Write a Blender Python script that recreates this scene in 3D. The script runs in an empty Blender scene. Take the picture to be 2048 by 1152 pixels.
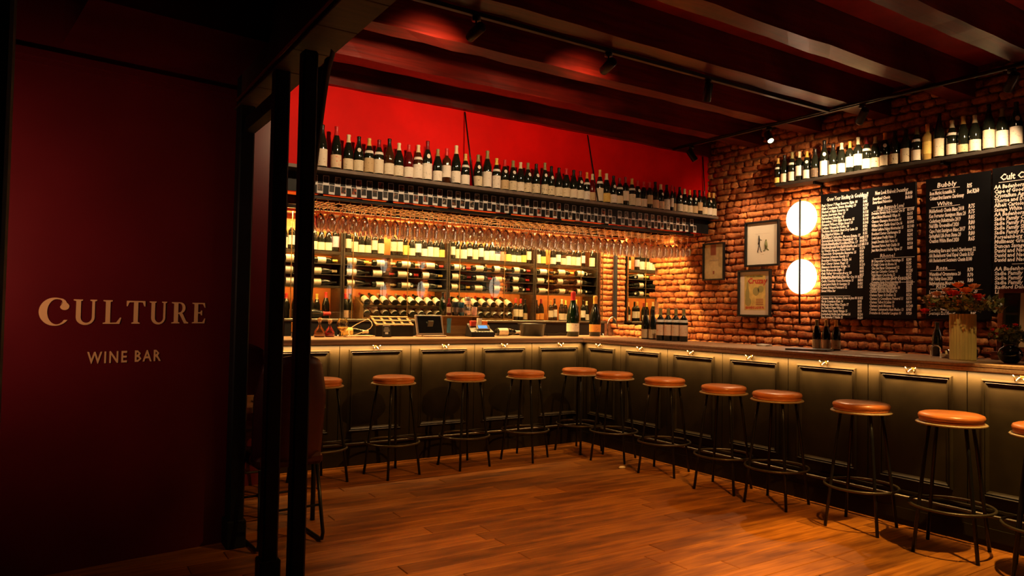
import bpy, math, random
from mathutils import Matrix, Vector
random.seed(11)
S = bpy.context.scene
COL = S.collection
PI = math.pi
R = math.radians

# ------------------------------------------------------------------ camera, world, exposure
F_PX, YAW, PITCH, ROLL = 1439.83, 0.572665, 0.0316123, 0.0175979
CAM = Vector((-4.91824, -6.16453, 1.40))
fw = Vector((math.sin(YAW)*math.cos(PITCH), math.cos(YAW)*math.cos(PITCH), math.sin(PITCH)))
rt = Vector((math.cos(YAW), -math.sin(YAW), 0)); up = rt.cross(fw)
rt2 = math.cos(ROLL)*rt + math.sin(ROLL)*up; up2 = -math.sin(ROLL)*rt + math.cos(ROLL)*up
cd = bpy.data.cameras.new('camera'); cam = bpy.data.objects.new('camera', cd); COL.objects.link(cam)
cd.sensor_width = 36; cd.lens = F_PX/2048*36; cd.clip_start = 0.05
m = Matrix((rt2, up2, -fw)).transposed().to_4x4(); m.translation = CAM; cam.matrix_world = m
S.camera = cam
W = bpy.data.worlds.new('world'); S.world = W; W.use_nodes = True
W.node_tree.nodes['Background'].inputs[0].default_value = (0.30, 0.42, 0.70, 1)
W.node_tree.nodes['Background'].inputs[1].default_value = 0.02
S.view_settings.view_transform = 'Standard'; S.view_settings.look = 'None'
S.view_settings.gamma = 1; S.view_settings.use_curve_mapping = False
S.view_settings.exposure = 0.0
S.cycles.transparent_max_bounces = 64

WARM = (1.0, 0.50, 0.15); AMBER = (1.0, 0.46, 0.09); YEL = (1.0, 0.60, 0.17); SOFT = (1.0, 0.78, 0.52)
def area_light(name, loc, sx, sy, power, color, direction, parent=None):
    l = bpy.data.lights.new(name, 'AREA'); l.shape = 'RECTANGLE'; l.size = sx; l.size_y = sy
    l.energy = power; l.color = color
    o = bpy.data.objects.new(name, l); COL.objects.link(o); o.location = loc
    o.rotation_euler = Vector(direction).to_track_quat('-Z', 'Y').to_euler()
    if parent: o.parent = parent
    return o
# LED strip under the counter nosing (shines down the panels), one run per bar leg
def led_run(name, a, b, power, color, direction, spread=180):
    a, b = Vector(a), Vector(b); x = (b-a).normalized(); z = -Vector(direction).normalized(); y = z.cross(x)
    l = bpy.data.lights.new(name, 'AREA'); l.shape = 'RECTANGLE'; l.size = (b-a).length; l.size_y = 0.012
    l.energy = power; l.color = color; l.spread = R(spread)
    o = bpy.data.objects.new(name, l); COL.objects.link(o)
    mm = Matrix((x, y, z)).transposed().to_4x4(); mm.translation = (a+b)/2; o.matrix_world = mm
    return o
led_run('led_strip_light', (-3.38, -0.045, 1.070), (-0.05, -0.045, 1.070), 42, (1.0, 0.56, 0.22), (0, 0.75, -1), 95)
led_run('led_strip_light', (-0.045, -0.05, 1.070), (-0.045, -6.0, 1.070), 76, (1.0, 0.56, 0.22), (0.75, 0, -1), 95)
# LED strips inside the back bar: behind the header and along the top of the shelves
led_run('led_strip_light', (-3.35, 1.62, 2.50), (1.95, 1.62, 2.50), 400, (1.0, .60, .22), (0, 0.35, -1))
led_run('led_strip_light', (-3.35, 0.72, 2.42), (1.95, 0.72, 2.42), 215, (1.0, .58, .18), (0, -0.25, -1))

for zz in (2.010, 1.624):  # added strips under two shelves, put in to brighten the wall behind
    led_run('led_strip_light', (-3.35, 1.918, zz), (1.72, 1.918, zz), 17, (1.0, 0.52, 0.12), (0, 1, -.25))

# ------------------------------------------------------------------ helpers
MATS = {}
def nodemat(name):
    m = bpy.data.materials.new(name); m.use_nodes = True; MATS[name] = m
    nt = m.node_tree; return m, nt, nt.nodes['Principled BSDF']
def pmat(name, col, rough=0.5, metal=0.0, noise=0.0, nscale=20, bump=0.0, spec=0.5, coat=0.0, stretch=None, emit=None, es=0):
    m, nt, b = nodemat(name)
    b.inputs['Base Color'].default_value = (*col, 1); b.inputs['Roughness'].default_value = rough
    b.inputs['Metallic'].default_value = metal; b.inputs['Specular IOR Level'].default_value = spec
    b.inputs['Coat Weight'].default_value = coat
    if emit: b.inputs['Emission Color'].default_value = (*emit, 1); b.inputs['Emission Strength'].default_value = es
    if noise or bump:
        tc = nt.nodes.new('ShaderNodeTexCoord'); mp = nt.nodes.new('ShaderNodeMapping')
        nt.links.new(tc.outputs['Object'], mp.inputs[0])
        if stretch: mp.inputs['Scale'].default_value = stretch
        n = nt.nodes.new('ShaderNodeTexNoise'); n.inputs['Scale'].default_value = nscale; n.inputs['Detail'].default_value = 5
        nt.links.new(mp.outputs[0], n.inputs['Vector'])
        if noise:
            mx = nt.nodes.new('ShaderNodeMix'); mx.data_type = 'RGBA'
            mx.inputs[6].default_value = (*[c*(1-noise) for c in col], 1); mx.inputs[7].default_value = (*[min(1, c*(1+noise)) for c in col], 1)
            rp = nt.nodes.new('ShaderNodeValToRGB'); rp.color_ramp.elements[0].position = .3; rp.color_ramp.elements[1].position = .7
            nt.links.new(n.outputs[0], rp.inputs[0]); nt.links.new(rp.outputs[0], mx.inputs[0]); nt.links.new(mx.outputs[2], b.inputs['Base Color'])
        if bump:
            bp = nt.nodes.new('ShaderNodeBump'); bp.inputs['Strength'].default_value = bump; bp.inputs['Distance'].default_value = 0.01
            nt.links.new(n.outputs[0], bp.inputs['Height']); nt.links.new(bp.outputs[0], b.inputs['Normal'])
    return m
def glassmat(name, tint, facing=0.25, rough=0.02, power=1.0, base=0.04):
    m = bpy.data.materials.new(name); m.use_nodes = True; MATS[name] = m; nt = m.node_tree; nt.nodes.clear()
    out = nt.nodes.new('ShaderNodeOutputMaterial'); mix = nt.nodes.new('ShaderNodeMixShader')
    t = nt.nodes.new('ShaderNodeBsdfTransparent'); t.inputs[0].default_value = (*tint, 1)
    g = nt.nodes.new('ShaderNodeBsdfGlossy'); g.inputs['Roughness'].default_value = rough; g.inputs[0].default_value = (1, 1, 1, 1)
    lw = nt.nodes.new('ShaderNodeLayerWeight'); lw.inputs[0].default_value = facing
    ma = nt.nodes.new('ShaderNodeMath'); ma.operation = 'MULTIPLY_ADD'; ma.inputs[1].default_value = power; ma.inputs[2].default_value = base; ma.use_clamp = True
    nt.links.new(lw.outputs['Fresnel'], ma.inputs[0]); nt.links.new(ma.outputs[0], mix.inputs[0])
    nt.links.new(t.outputs[0], mix.inputs[1]); nt.links.new(g.outputs[0], mix.inputs[2]); nt.links.new(mix.outputs[0], out.inputs[0])
    return m
def winemat(name):
    m = glassmat(name, (.98, .96, .92), .4, .08, 1.8, .12); nt = m.node_tree
    t = [n for n in nt.nodes if n.type == 'BSDF_TRANSPARENT'][0]; mix = [n for n in nt.nodes if n.type == 'MIX_SHADER'][0]
    rf = nt.nodes.new('ShaderNodeBsdfRefraction'); rf.inputs['IOR'].default_value = 1.22; rf.inputs['Roughness'].default_value = 0; rf.inputs[0].default_value = (1, .97, .92, 1)
    m2 = nt.nodes.new('ShaderNodeMixShader'); m2.inputs[0].default_value = .35
    nt.links.new(t.outputs[0], m2.inputs[1]); nt.links.new(rf.outputs[0], m2.inputs[2]); nt.links.new(m2.outputs[0], mix.inputs[1]); return m
class MB:
    def __init__(s): s.v = []; s.f = []; s.sm = []
    def add(s, vs, fs, smooth=False):
        o = len(s.v); s.v += [tuple(v) for v in vs]; s.f += [tuple(i+o for i in f) for f in fs]; s.sm += [smooth]*len(fs); return s
    def box(s, x0, x1, y0, y1, z0, z1, M=None):
        vs = [Vector((x, y, z)) for z in (z0, z1) for y in (y0, y1) for x in (x0, x1)]
        if M: vs = [M @ v for v in vs]
        return s.add(vs, [(0, 2, 3, 1), (4, 5, 7, 6), (0, 1, 5, 4), (2, 6, 7, 3), (0, 4, 6, 2), (1, 3, 7, 5)])
    def bevbox(s, x0, x1, y0, y1, z0, z1, b, M=None):
        vs = []; c = [(x0, x1), (y0, y1), (z0, z1)]; idx = {}
        for sx in (0, 1):
            for sy in (0, 1):
                for sz in (0, 1):
                    P = [c[0][sx], c[1][sy], c[2][sz]]; d = [b if q == 0 else -b for q in (sx, sy, sz)]
                    for ax in range(3):
                        q = [P[i] + (d[i] if i != ax else 0) for i in range(3)]
                        idx[(sx, sy, sz, ax)] = len(vs); vs.append(Vector(q))
        f = []
        def g(ax, sgn):
            o = [i for i in range(3) if i != ax]; L = []
            for a, bb in ((0, 0), (1, 0), (1, 1), (0, 1)):
                k = [0, 0, 0]; k[ax] = sgn; k[o[0]] = a; k[o[1]] = bb; L.append(tuple(k))
            return L
        for ax in range(3):
            for sgn in (0, 1):
                L = [idx[(*k, ax)] for k in g(ax, sgn)]
                if (sgn == 0) != (ax == 1): L.reverse()
                f.append(tuple(L))
        for ax in range(3):      # edges along axis ax
            o = [i for i in range(3) if i != ax]
            for a in (0, 1):
                for bb in (0, 1):
                    k0 = [0, 0, 0]; k1 = [0, 0, 0]; k1[ax] = 1
                    k0[o[0]] = k1[o[0]] = a; k0[o[1]] = k1[o[1]] = bb
                    f.append((idx[(*k0, o[0])], idx[(*k1, o[0])], idx[(*k1, o[1])], idx[(*k0, o[1])]))
        for sx in (0, 1):
            for sy in (0, 1):
                for sz in (0, 1): f.append(tuple(idx[(sx, sy, sz, a)] for a in range(3)))
        if M: vs = [M @ v for v in vs]
        return s.add(vs, f)
    def lathe(s, prof, n=16, M=None, smooth=True, a0=0, a1=2*PI):
        full = abs(a1-a0-2*PI) < 1e-6; k = n if full else n+1; vs = []
        for r, z in prof:
            for i in range(k):
                a = a0+(a1-a0)*i/n; vs.append(Vector((r*math.cos(a), r*math.sin(a), z)))
        if M: vs = [M @ v for v in vs]
        fs = []
        for j in range(len(prof)-1):
            for i in range(n):
                i2 = (i+1) % k; fs.append((j*k+i, j*k+i2, (j+1)*k+i2, (j+1)*k+i))
        return s.add(vs, fs, smooth)
    def tube(s, pts, r, n=8, closed=False, smooth=True, caps=True):
        P = [Vector(p) for p in pts]; N = len(P); vs = []; prev = None
        rr = r if isinstance(r, (list, tuple)) else [r]*N
        for i in range(N):
            if closed: t = P[(i+1) % N]-P[i-1]
            else: t = P[min(i+1, N-1)]-P[max(i-1, 0)]
            t.normalize()
            if prev is None:
                u = t.orthogonal().normalized()
            else:
                u = (prev-t*prev.dot(t)); u = u.normalized() if u.length > 1e-6 else t.orthogonal().normalized()
            prev = u; w = t.cross(u)
            for k in range(n):
                a = 2*PI*k/n; vs.append(P[i]+rr[i]*(math.cos(a)*u+math.sin(a)*w))
        fs = []
        for i in range(N if closed else N-1):
            j = (i+1) % N
            for k in range(n): fs.append((i*n+k, i*n+(k+1) % n, j*n+(k+1) % n, j*n+k))
        if caps and not closed: fs += [tuple(range(n-1, -1, -1)), tuple(range((N-1)*n, N*n))]
        return s.add(vs, fs, smooth)
    def mesh(s, name, mat=None):
        me = bpy.data.meshes.new(name); me.from_pydata(s.v, [], s.f)
        me.polygons.foreach_set('use_smooth', s.sm)
        if mat is not None: me.materials.append(MATS[mat] if isinstance(mat, str) else mat)
        me.update(); return me
    def build(s, name, mat, parent=None, loc=None, rot=None): return link(name, s.mesh(name, mat), parent, loc, rot)
def link(name, me, parent=None, loc=None, rot=None, mat=None):
    o = bpy.data.objects.new(name, me); COL.objects.link(o)
    if parent: o.parent = parent
    if loc is not None: o.location = loc
    if rot is not None: o.rotation_euler = rot
    if mat:
        o.material_slots[0].link = 'OBJECT'; o.material_slots[0].material = MATS[mat]
    return o
def tag(o, label=None, cat=None, group=None, kind=None):
    if label: o['label'] = label
    if cat: o['category'] = cat
    if group: o['group'] = group
    if kind: o['kind'] = kind
    return o
def thing(name, label, cat, loc=(0, 0, 0), rot=(0, 0, 0), group=None):
    o = bpy.data.objects.new(name, None); COL.objects.link(o); o.empty_display_size = 0.05
    o.location = loc; o.rotation_euler = rot; return tag(o, label, cat, group)
def struct(name, mb, mat, label=None):
    o = mb.build(name, mat); o['kind'] = 'structure'
    if label: o['label'] = label
    return o
def copy_tree(o, parent=None):
    c = o.copy(); COL.objects.link(c); c.parent = parent
    for ch in list(o.children): copy_tree(ch, c)
    return c
def frame(x, y, z, origin=(0, 0, 0)):
    mm = Matrix((Vector(x), Vector(y), Vector(z))).transposed().to_4x4(); mm.translation = Vector(origin); return mm
def text_mesh(body, size, mat, align='LEFT', spacing=1.0, shear=0.0, linesp=1.0, extrude=0.0006, offset=0.0, xs=1.0):
    c = bpy.data.curves.new('t', 'FONT'); c.body = body; c.size = size; c.align_x = align; c.shear = shear
    c.space_character = spacing; c.space_line = linesp; c.extrude = extrude; c.offset = offset; c.resolution_u = 1
    o = bpy.data.objects.new('t', c); COL.objects.link(o)
    me = bpy.data.meshes.new_from_object(o.evaluated_get(bpy.context.evaluated_depsgraph_get()))
    bpy.data.objects.remove(o); me.materials.clear(); me.materials.append(MATS[mat])
    if xs != 1.0: me.transform(Matrix.Diagonal((xs, 1, 1, 1)))
    return me
def poly_mesh(name, loops, mat, extrude=0.002):
    c = bpy.data.curves.new(name, 'CURVE'); c.dimensions = '2D'; c.fill_mode = 'BOTH'; c.extrude = extrude
    for L in loops:
        sp = c.splines.new('POLY'); sp.points.add(len(L)-1); sp.use_cyclic_u = True
        for p, q in zip(sp.points, L): p.co = (q[0], q[1], 0, 1)
    o = bpy.data.objects.new(name, c); COL.objects.link(o)
    me = bpy.data.meshes.new_from_object(o.evaluated_get(bpy.context.evaluated_depsgraph_get()))
    bpy.data.objects.remove(o); me.materials.clear(); me.materials.append(MATS[mat]); return me
ORD = ['first', 'second', 'third', 'fourth', 'fifth', 'sixth', 'seventh', 'eighth', 'ninth', 'tenth', 'eleventh', 'twelfth']
def ordn(i):
    i += 1
    if i <= 12: return ORD[i-1]
    return '%d%s' % (i, {1: 'st', 2: 'nd', 3: 'rd'}.get(i % 10 if i % 100 not in (11, 12, 13) else 0, 'th'))

# ------------------------------------------------------------------ materials
def wood_mat(name, c0, c1, rough=0.4, scale=(0.8, 14, 14), spec=0.4, rnd=0.35, stain=True):
    m, nt, b = nodemat(name); L = nt.links
    tc = nt.nodes.new('ShaderNodeTexCoord'); mp = nt.nodes.new('ShaderNodeMapping'); mp.inputs['Scale'].default_value = scale
    L.new(tc.outputs['Object'], mp.inputs[0])
    n = nt.nodes.new('ShaderNodeTexNoise'); n.inputs['Scale'].default_value = 3; n.inputs['Detail'].default_value = 8; n.inputs['Distortion'].default_value = 0.6
    L.new(mp.outputs[0], n.inputs['Vector'])
    rp = nt.nodes.new('ShaderNodeValToRGB'); e = rp.color_ramp.elements
    e[0].position = .28; e[0].color = (*c0, 1); e[1].position = .72; e[1].color = (*c1, 1)
    L.new(n.outputs[0], rp.inputs[0]); last = rp.outputs[0]
    oi = nt.nodes.new('ShaderNodeObjectInfo')
    hs = nt.nodes.new('ShaderNodeHueSaturation'); mr = nt.nodes.new('ShaderNodeMapRange')
    mr.inputs[3].default_value = 1-rnd; mr.inputs[4].default_value = 1+rnd; L.new(oi.outputs['Random'], mr.inputs[0])
    L.new(mr.outputs[0], hs.inputs['Value']); L.new(last, hs.inputs['Color']); last = hs.outputs[0]
    if stain:
        g = nt.nodes.new('ShaderNodeTexNoise'); g.inputs['Scale'].default_value = 1.6; g.inputs['Detail'].default_value = 6
        mp2 = nt.nodes.new('ShaderNodeMapping'); mp2.inputs['Scale'].default_value = (0.7, 2.2, 1); L.new(tc.outputs['Object'], mp2.inputs[0]); L.new(mp2.outputs[0], g.inputs['Vector'])
        r2 = nt.nodes.new('ShaderNodeValToRGB'); r2.color_ramp.elements[0].position = .33; r2.color_ramp.elements[0].color = (.28, .22, .2, 1); r2.color_ramp.elements[1].position = .52
        L.new(g.outputs[0], r2.inputs[0]); mx = nt.nodes.new('ShaderNodeMix'); mx.data_type = 'RGBA'; mx.blend_type = 'MULTIPLY'; mx.inputs[0].default_value = 1
        L.new(last, mx.inputs[6]); L.new(r2.outputs[0], mx.inputs[7]); last = mx.outputs[2]
    L.new(last, b.inputs['Base Color'])
    b.inputs['Roughness'].default_value = rough; b.inputs['Specular IOR Level'].default_value = spec
    bp = nt.nodes.new('ShaderNodeBump'); bp.inputs['Strength'].default_value = .25; bp.inputs['Distance'].default_value = .004
    L.new(n.outputs[0], bp.inputs['Height']); L.new(bp.outputs[0], b.inputs['Normal']); return m
wood_mat('floor_wood', (.21, .060, .005), (.45, .158, .014), rough=.5, rnd=.16, spec=.25)
wood_mat('top_wood', (.36, .21, .12), (.52, .34, .21), rough=.35, scale=(1, 20, 20), rnd=.05, stain=False)
wood_mat('beam_wood', (.05, .0035, .002), (.15, .008, .0035), rough=.33, scale=(.5, 9, 9), spec=.35, rnd=.2)
wood_mat('crate_wood', (.26, .13, .04), (.40, .22, .075), rough=.5, rnd=.05, stain=False)
wood_mat('table_wood', (.45, .28, .12), (.62, .42, .2), rough=.35, rnd=.05, stain=False)
wood_mat('red_wood', (.14, .03, .02), (.24, .06, .03), rough=.4, rnd=.05, stain=False)
def brick_mat(name):
    m, nt, b = nodemat(name); L = nt.links
    ge = nt.nodes.new('ShaderNodeNewGeometry'); rp = nt.nodes.new('ShaderNodeValToRGB'); cr = rp.color_ramp
    cr.elements[0].color = (.36, .095, .022, 1); cr.elements[1].color = (.60, .25, .07, 1)
    for p, c in ((.25, (.46, .15, .038, 1)), (.5, (.40, .11, .026, 1)), (.75, (.53, .20, .055, 1))):
        q = cr.elements.new(p); q.color = c
    L.new(ge.outputs['Random Per Island'], rp.inputs[0])
    tc = nt.nodes.new('ShaderNodeNewGeometry'); n = nt.nodes.new('ShaderNodeTexNoise'); n.inputs['Scale'].default_value = 17; n.inputs['Detail'].default_value = 8; n.inputs['Roughness'].default_value = .65
    L.new(tc.outputs['Position'], n.inputs['Vector'])
    mx = nt.nodes.new('ShaderNodeMix'); mx.data_type = 'RGBA'; mx.blend_type = 'MULTIPLY'; mx.inputs[0].default_value = .85
    r2 = nt.nodes.new('ShaderNodeValToRGB'); r2.color_ramp.elements[0].position = .32; r2.color_ramp.elements[0].color = (.25, .2, .2, 1); r2.color_ramp.elements[1].position = .56; r2.color_ramp.elements[1].color = (1.1, 1.05, 1, 1)
    L.new(n.outputs[0], r2.inputs[0]); L.new(rp.outputs[0], mx.inputs[6]); L.new(r2.outputs[0], mx.inputs[7]); L.new(mx.outputs[2], b.inputs['Base Color'])
    b.inputs['Roughness'].default_value = .8
    bp = nt.nodes.new('ShaderNodeBump'); bp.inputs['Strength'].default_value = 1; bp.inputs['Distance'].default_value = .02
    L.new(n.outputs[0], bp.inputs['Height']); L.new(bp.outputs[0], b.inputs['Normal']); return m
brick_mat('brick')
pmat('mortar', (.17, .065, .03), .95, noise=.4, nscale=40, bump=.6)
pmat('header_red', (.74, .003, .0015), .6, noise=.12, nscale=3, bump=.05, spec=.12)
pmat('recess_red', (.66, .19, .022), .6, noise=.1, nscale=4)
pmat('wine_wall', (.10, .006, .010), .30, noise=.12, nscale=2.5, bump=.04, spec=.45)
pmat('ceiling_red', (.34, .014, .008), .6, noise=.25, nscale=3)
pmat('black_paint', (.007, .0085, .011), .5, noise=.3, nscale=8, spec=.2)
pmat('black_satin', (.006, .006, .007), .35, spec=.3)
pmat('black_metal', (.02, .019, .018), .35, .6)
pmat('steel_dark', (.10, .08, .055), .35, .8, noise=.2, nscale=30)
pmat('brass', (.72, .48, .18), .25, 1.0)
pmat('copper', (.75, .32, .14), .3, 1.0)
pmat('chrome', (.75, .72, .68), .12, 1.0)
pmat('bar_paint', (.0175, .0122, .0045), .45, noise=.22, nscale=7, bump=.05, spec=.16)
pmat('seat_leather', (.58, .17, .035), .33, noise=.2, nscale=6, coat=.2)
pmat('seat_rim', (.36, .25, .12), .4, noise=.1)
pmat('foot_ring', (.085, .062, .035), .4, .6)
pmat('shelf_dark', (.035, .028, .022), .6, noise=.2); pmat('shelf_front', (.16, .12, .095), .6, noise=.2)
pmat('bottle_dark', (.010, .012, .008), .07, spec=.6)
pmat('bottle_green', (.005, .014, .005), .06, spec=.6)
pmat('bottle_amber', (.05, .016, .006), .07, spec=.6)
pmat('bottle_wine', (.10, .006, .006), .08, spec=.6)
pmat('bottle_gold', (.55, .36, .10), .08, spec=.6)
def label_mat(name, col, ink, amount=.35):
    m, nt, b = nodemat(name); L = nt.links
    tc = nt.nodes.new('ShaderNodeTexCoord'); mp = nt.nodes.new('ShaderNodeMapping'); mp.inputs['Scale'].default_value = (55, 55, 75)
    L.new(tc.outputs['Object'], mp.inputs[0]); n = nt.nodes.new('ShaderNodeTexNoise'); n.inputs['Scale'].default_value = 1; n.inputs['Detail'].default_value = 3
    oi = nt.nodes.new('ShaderNodeObjectInfo'); ad = nt.nodes.new('ShaderNodeVectorMath'); ad.operation = 'ADD'
    cm = nt.nodes.new('ShaderNodeCombineXYZ'); ml = nt.nodes.new('ShaderNodeMath'); ml.operation = 'MULTIPLY'; ml.inputs[1].default_value = 60
    L.new(oi.outputs['Random'], ml.inputs[0]); L.new(ml.outputs[0], cm.inputs[0]); L.new(mp.outputs[0], ad.inputs[0]); L.new(cm.outputs[0], ad.inputs[1]); L.new(ad.outputs[0], n.inputs['Vector'])
    rp = nt.nodes.new('ShaderNodeValToRGB'); rp.color_ramp.elements[0].position = .60; rp.color_ramp.elements[1].position = .68
    L.new(n.outputs[0], rp.inputs[0]); mt = nt.nodes.new('ShaderNodeMath'); mt.operation = 'MULTIPLY'; mt.inputs[1].default_value = amount; L.new(rp.outputs[0], mt.inputs[0])
    mx = nt.nodes.new('ShaderNodeMix'); mx.data_type = 'RGBA'; mx.inputs[6].default_value = (*col, 1); mx.inputs[7].default_value = (*ink, 1)
    L.new(mt.outputs[0], mx.inputs[0]); L.new(mx.outputs[2], b.inputs['Base Color']); b.inputs['Roughness'].default_value = .6
    b.inputs['Specular IOR Level'].default_value = .3; return m
for nm, c, i, a in (('cream', (.80, .70, .50), (.25, .18, .12), .55), ('white', (.86, .80, .70), (.25, .22, .22), .45), ('ivory', (.82, .74, .58), (.45, .2, .1), .5),
                    ('yellow', (.85, .62, .16), (.4, .2, .05), .5), ('lilac', (.62, .50, .60), (.3, .2, .4), .5), ('pink', (.80, .28, .20), (.9, .7, .6), .5),
                    ('tan', (.62, .46, .26), (.2, .12, .06), .7), ('patterned', (.74, .64, .44), (.12, .10, .06), .95), ('red_art', (.80, .62, .42), (.75, .08, .04), .95),
                    ('orange', (.80, .34, .07), (.45, .08, .02), .6), ('dark_label', (.10, .07, .05), (.5, .3, .1), .6), ('redwhite', (.78, .55, .36), (.70, .06, .04), .8)):
    label_mat('label_'+nm, c, i, a)
for nm, c, r in (('black', (.012, .012, .012), .3), ('red', (.62, .03, .03), .35), ('wine', (.22, .01, .015), .35), ('cream', (.80, .68, .42), .45), ('white', (.85, .8, .7), .45),
                 ('gold', (.72, .45, .12), .3), ('orange', (.85, .38, .06), .4), ('yellow', (.85, .65, .12), .4), ('olive', (.30, .26, .10), .35)):
    pmat('cap_'+nm, c, r)
pmat('paper', (.80, .74, .64), .6); pmat('paper_gold', (.62, .50, .26), .35, noise=.15); pmat('mat_board', (.72, .60, .48), .6); pmat('paper_pink', (.66, .52, .42), .6)
pmat('ink', (.02, .02, .02), .6); pmat('ink_red', (.55, .06, .03), .6); pmat('ink_rust', (.36, .10, .05), .6); pmat('ink_green', (.16, .17, .06), .6); pmat('ink_grey', (.40, .33, .27), .6)
pmat('poster_yellow', (.66, .48, .14), .5, noise=.25, nscale=12); pmat('poster_olive', (.34, .30, .10), .5)
pmat('chalkboard', (.004, .0042, .005), .35, noise=.3, nscale=4, spec=.15); pmat('chalk', (.86, .78, .74), .9)
pmat('sign_gold', (.78, .50, .24), .5)
pmat('photo_border', (.80, .78, .76), .5)
for k, (c, i) in enumerate((((.015, .014, .014), (.30, .14, .07)), ((.02, .017, .015), (.55, .42, .30)), ((.012, .012, .015), (.16, .10, .08)), ((.03, .015, .012), (.60, .12, .04)))):
    m, nt, b = nodemat('photo_%d' % k); L = nt.links
    tc = nt.nodes.new('ShaderNodeTexCoord'); oi = nt.nodes.new('ShaderNodeObjectInfo'); n = nt.nodes.new('ShaderNodeTexNoise'); n.noise_dimensions = '4D'; n.inputs['Scale'].default_value = 38; n.inputs['Detail'].default_value = 3
    ml = nt.nodes.new('ShaderNodeMath'); ml.operation = 'MULTIPLY'; ml.inputs[1].default_value = 90; L.new(oi.outputs['Random'], ml.inputs[0]); L.new(ml.outputs[0], n.inputs['W']); L.new(tc.outputs['Object'], n.inputs['Vector'])
    rp = nt.nodes.new('ShaderNodeValToRGB'); rp.color_ramp.elements[0].position = .50; rp.color_ramp.elements[0].color = (*c, 1); rp.color_ramp.elements[1].position = .70; rp.color_ramp.elements[1].color = (*i, 1)
    L.new(n.outputs[0], rp.inputs[0]); L.new(rp.outputs[0], b.inputs['Base Color']); b.inputs['Roughness'].default_value = .3
pmat('lamp_disc', (.9, .9, .92), .5, emit=(1, .80, .55), es=2.9); pmat('lamp_halo', (1, .8, .5), .5, emit=(1, .52, .16), es=48)
pmat('lens_on', (1, .9, .7), .4, emit=(1, .72, .38), es=60)
pmat('lens_lit', (1, .9, .7), .4, emit=(1, .72, .38), es=6)
pmat('led_diffuser', (1, .9, .6), .5, emit=(1, .66, .24), es=8)
winemat('wine_glass'); glassmat('pane_glass', (.97, .98, .97), .42, .0, .75, .03); glassmat('picture_glass', (.98, .98, .98), .35, .0, .35, .0)
glassmat('carafe_glass', (.93, .88, .78), .35, .03, 1.0, .06)
m, nt, b = nodemat('mirror'); b.inputs['Base Color'].default_value = (.88, .86, .82, 1); b.inputs['Metallic'].default_value = 1; b.inputs['Roughness'].default_value = .01
pmat('vase_ribbed', (.76, .62, .28), .35, coat=.3, noise=.12, nscale=5); pmat('vase_dark', (.008, .010, .012), .08, spec=.7)
pmat('petal_orange', (.90, .28, .04), .5); pmat('petal_red', (.80, .06, .03), .5); pmat('petal_pink', (.72, .36, .22), .5); pmat('petal_pale', (.70, .48, .30), .5)
pmat('leaf', (.07, .075, .02), .5, noise=.3, nscale=10); pmat('leaf_olive', (.22, .18, .05), .5); pmat('stem', (.05, .06, .02), .6)
pmat('screen_black', (.008, .010, .012), .15); pmat('bezel', (.42, .33, .26), .4, .3); pmat('screen_blue', (.05, .2, .5), .3, emit=(.10, .33, .85), es=.9)
pmat('plastic_red', (.60, .05, .03), .35); pmat('plastic_orange', (.75, .18, .04), .35); pmat('cloth_blue', (.05, .20, .34), .7); pmat('plastic_black', (.014, .013, .013), .35)
pmat('tin_silver', (.55, .48, .42), .25, .9, noise=.2, nscale=25); pmat('tin_blue', (.05, .14, .22), .25, .6); pmat('tin_dark', (.03, .035, .04), .25, .4); pmat('tin_pink', (.70, .45, .36), .35, noise=.2, nscale=30)
pmat('cork', (.45, .24, .10), .7); pmat('spirit', (.45, .16, .03), .1); pmat('amber_glass', (.80, .48, .08), .15, coat=.4, noise=.4, nscale=60); pmat('red_liquid', (.5, .02, .02), .1)
pmat('chair_red', (.035, .003, .0045), .4, noise=.15); pmat('curtain', (.05, .045, .022), .8, noise=.3, nscale=6); pmat('plank_dark', (.045, .018, .007), .6, noise=.35, nscale=5, stretch=(1, 8, 1))
pmat('napkin', (.66, .52, .34), .8); pmat('crumb', (.70, .50, .24), .8); pmat('leather_dark', (.02, .016, .014), .4); pmat('cable', (.72, .55, .32), .5)

# ------------------------------------------------------------------ room shell
XW = 2.05; ZC = 3.67; ZB = 3.38
def proj(P):
    d = Vector(P)-CAM; z = d.dot(fw); 
    if z < .05: return None
    return (1024+F_PX*d.dot(rt2)/z, 576-F_PX*d.dot(up2)/z, z)
# floor slab and planks
fl = struct('floor', MB().box(-7.2, 2.3, -10.2, 2.4, -.08, -.012), 'floor_wood', 'worn orange brown timber plank floor')
pm = []
for L in (1.4, 1.7, 2.0, 2.4):
    pm.append((L, MB().bevbox(0, L-.004, 0, .137, -.012, 0, .0025).mesh('floor_plank', 'floor_wood')))
y = -5.3
while y < .02:
    x = -5.5-random.random()*1.6
    while x < .05:
        L, me = random.choice(pm)
        if x+L > -5.3: link('floor_plank', me, fl, (x, y, random.uniform(-.0012, .0008)))
        x += L
    y += .14
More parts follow.
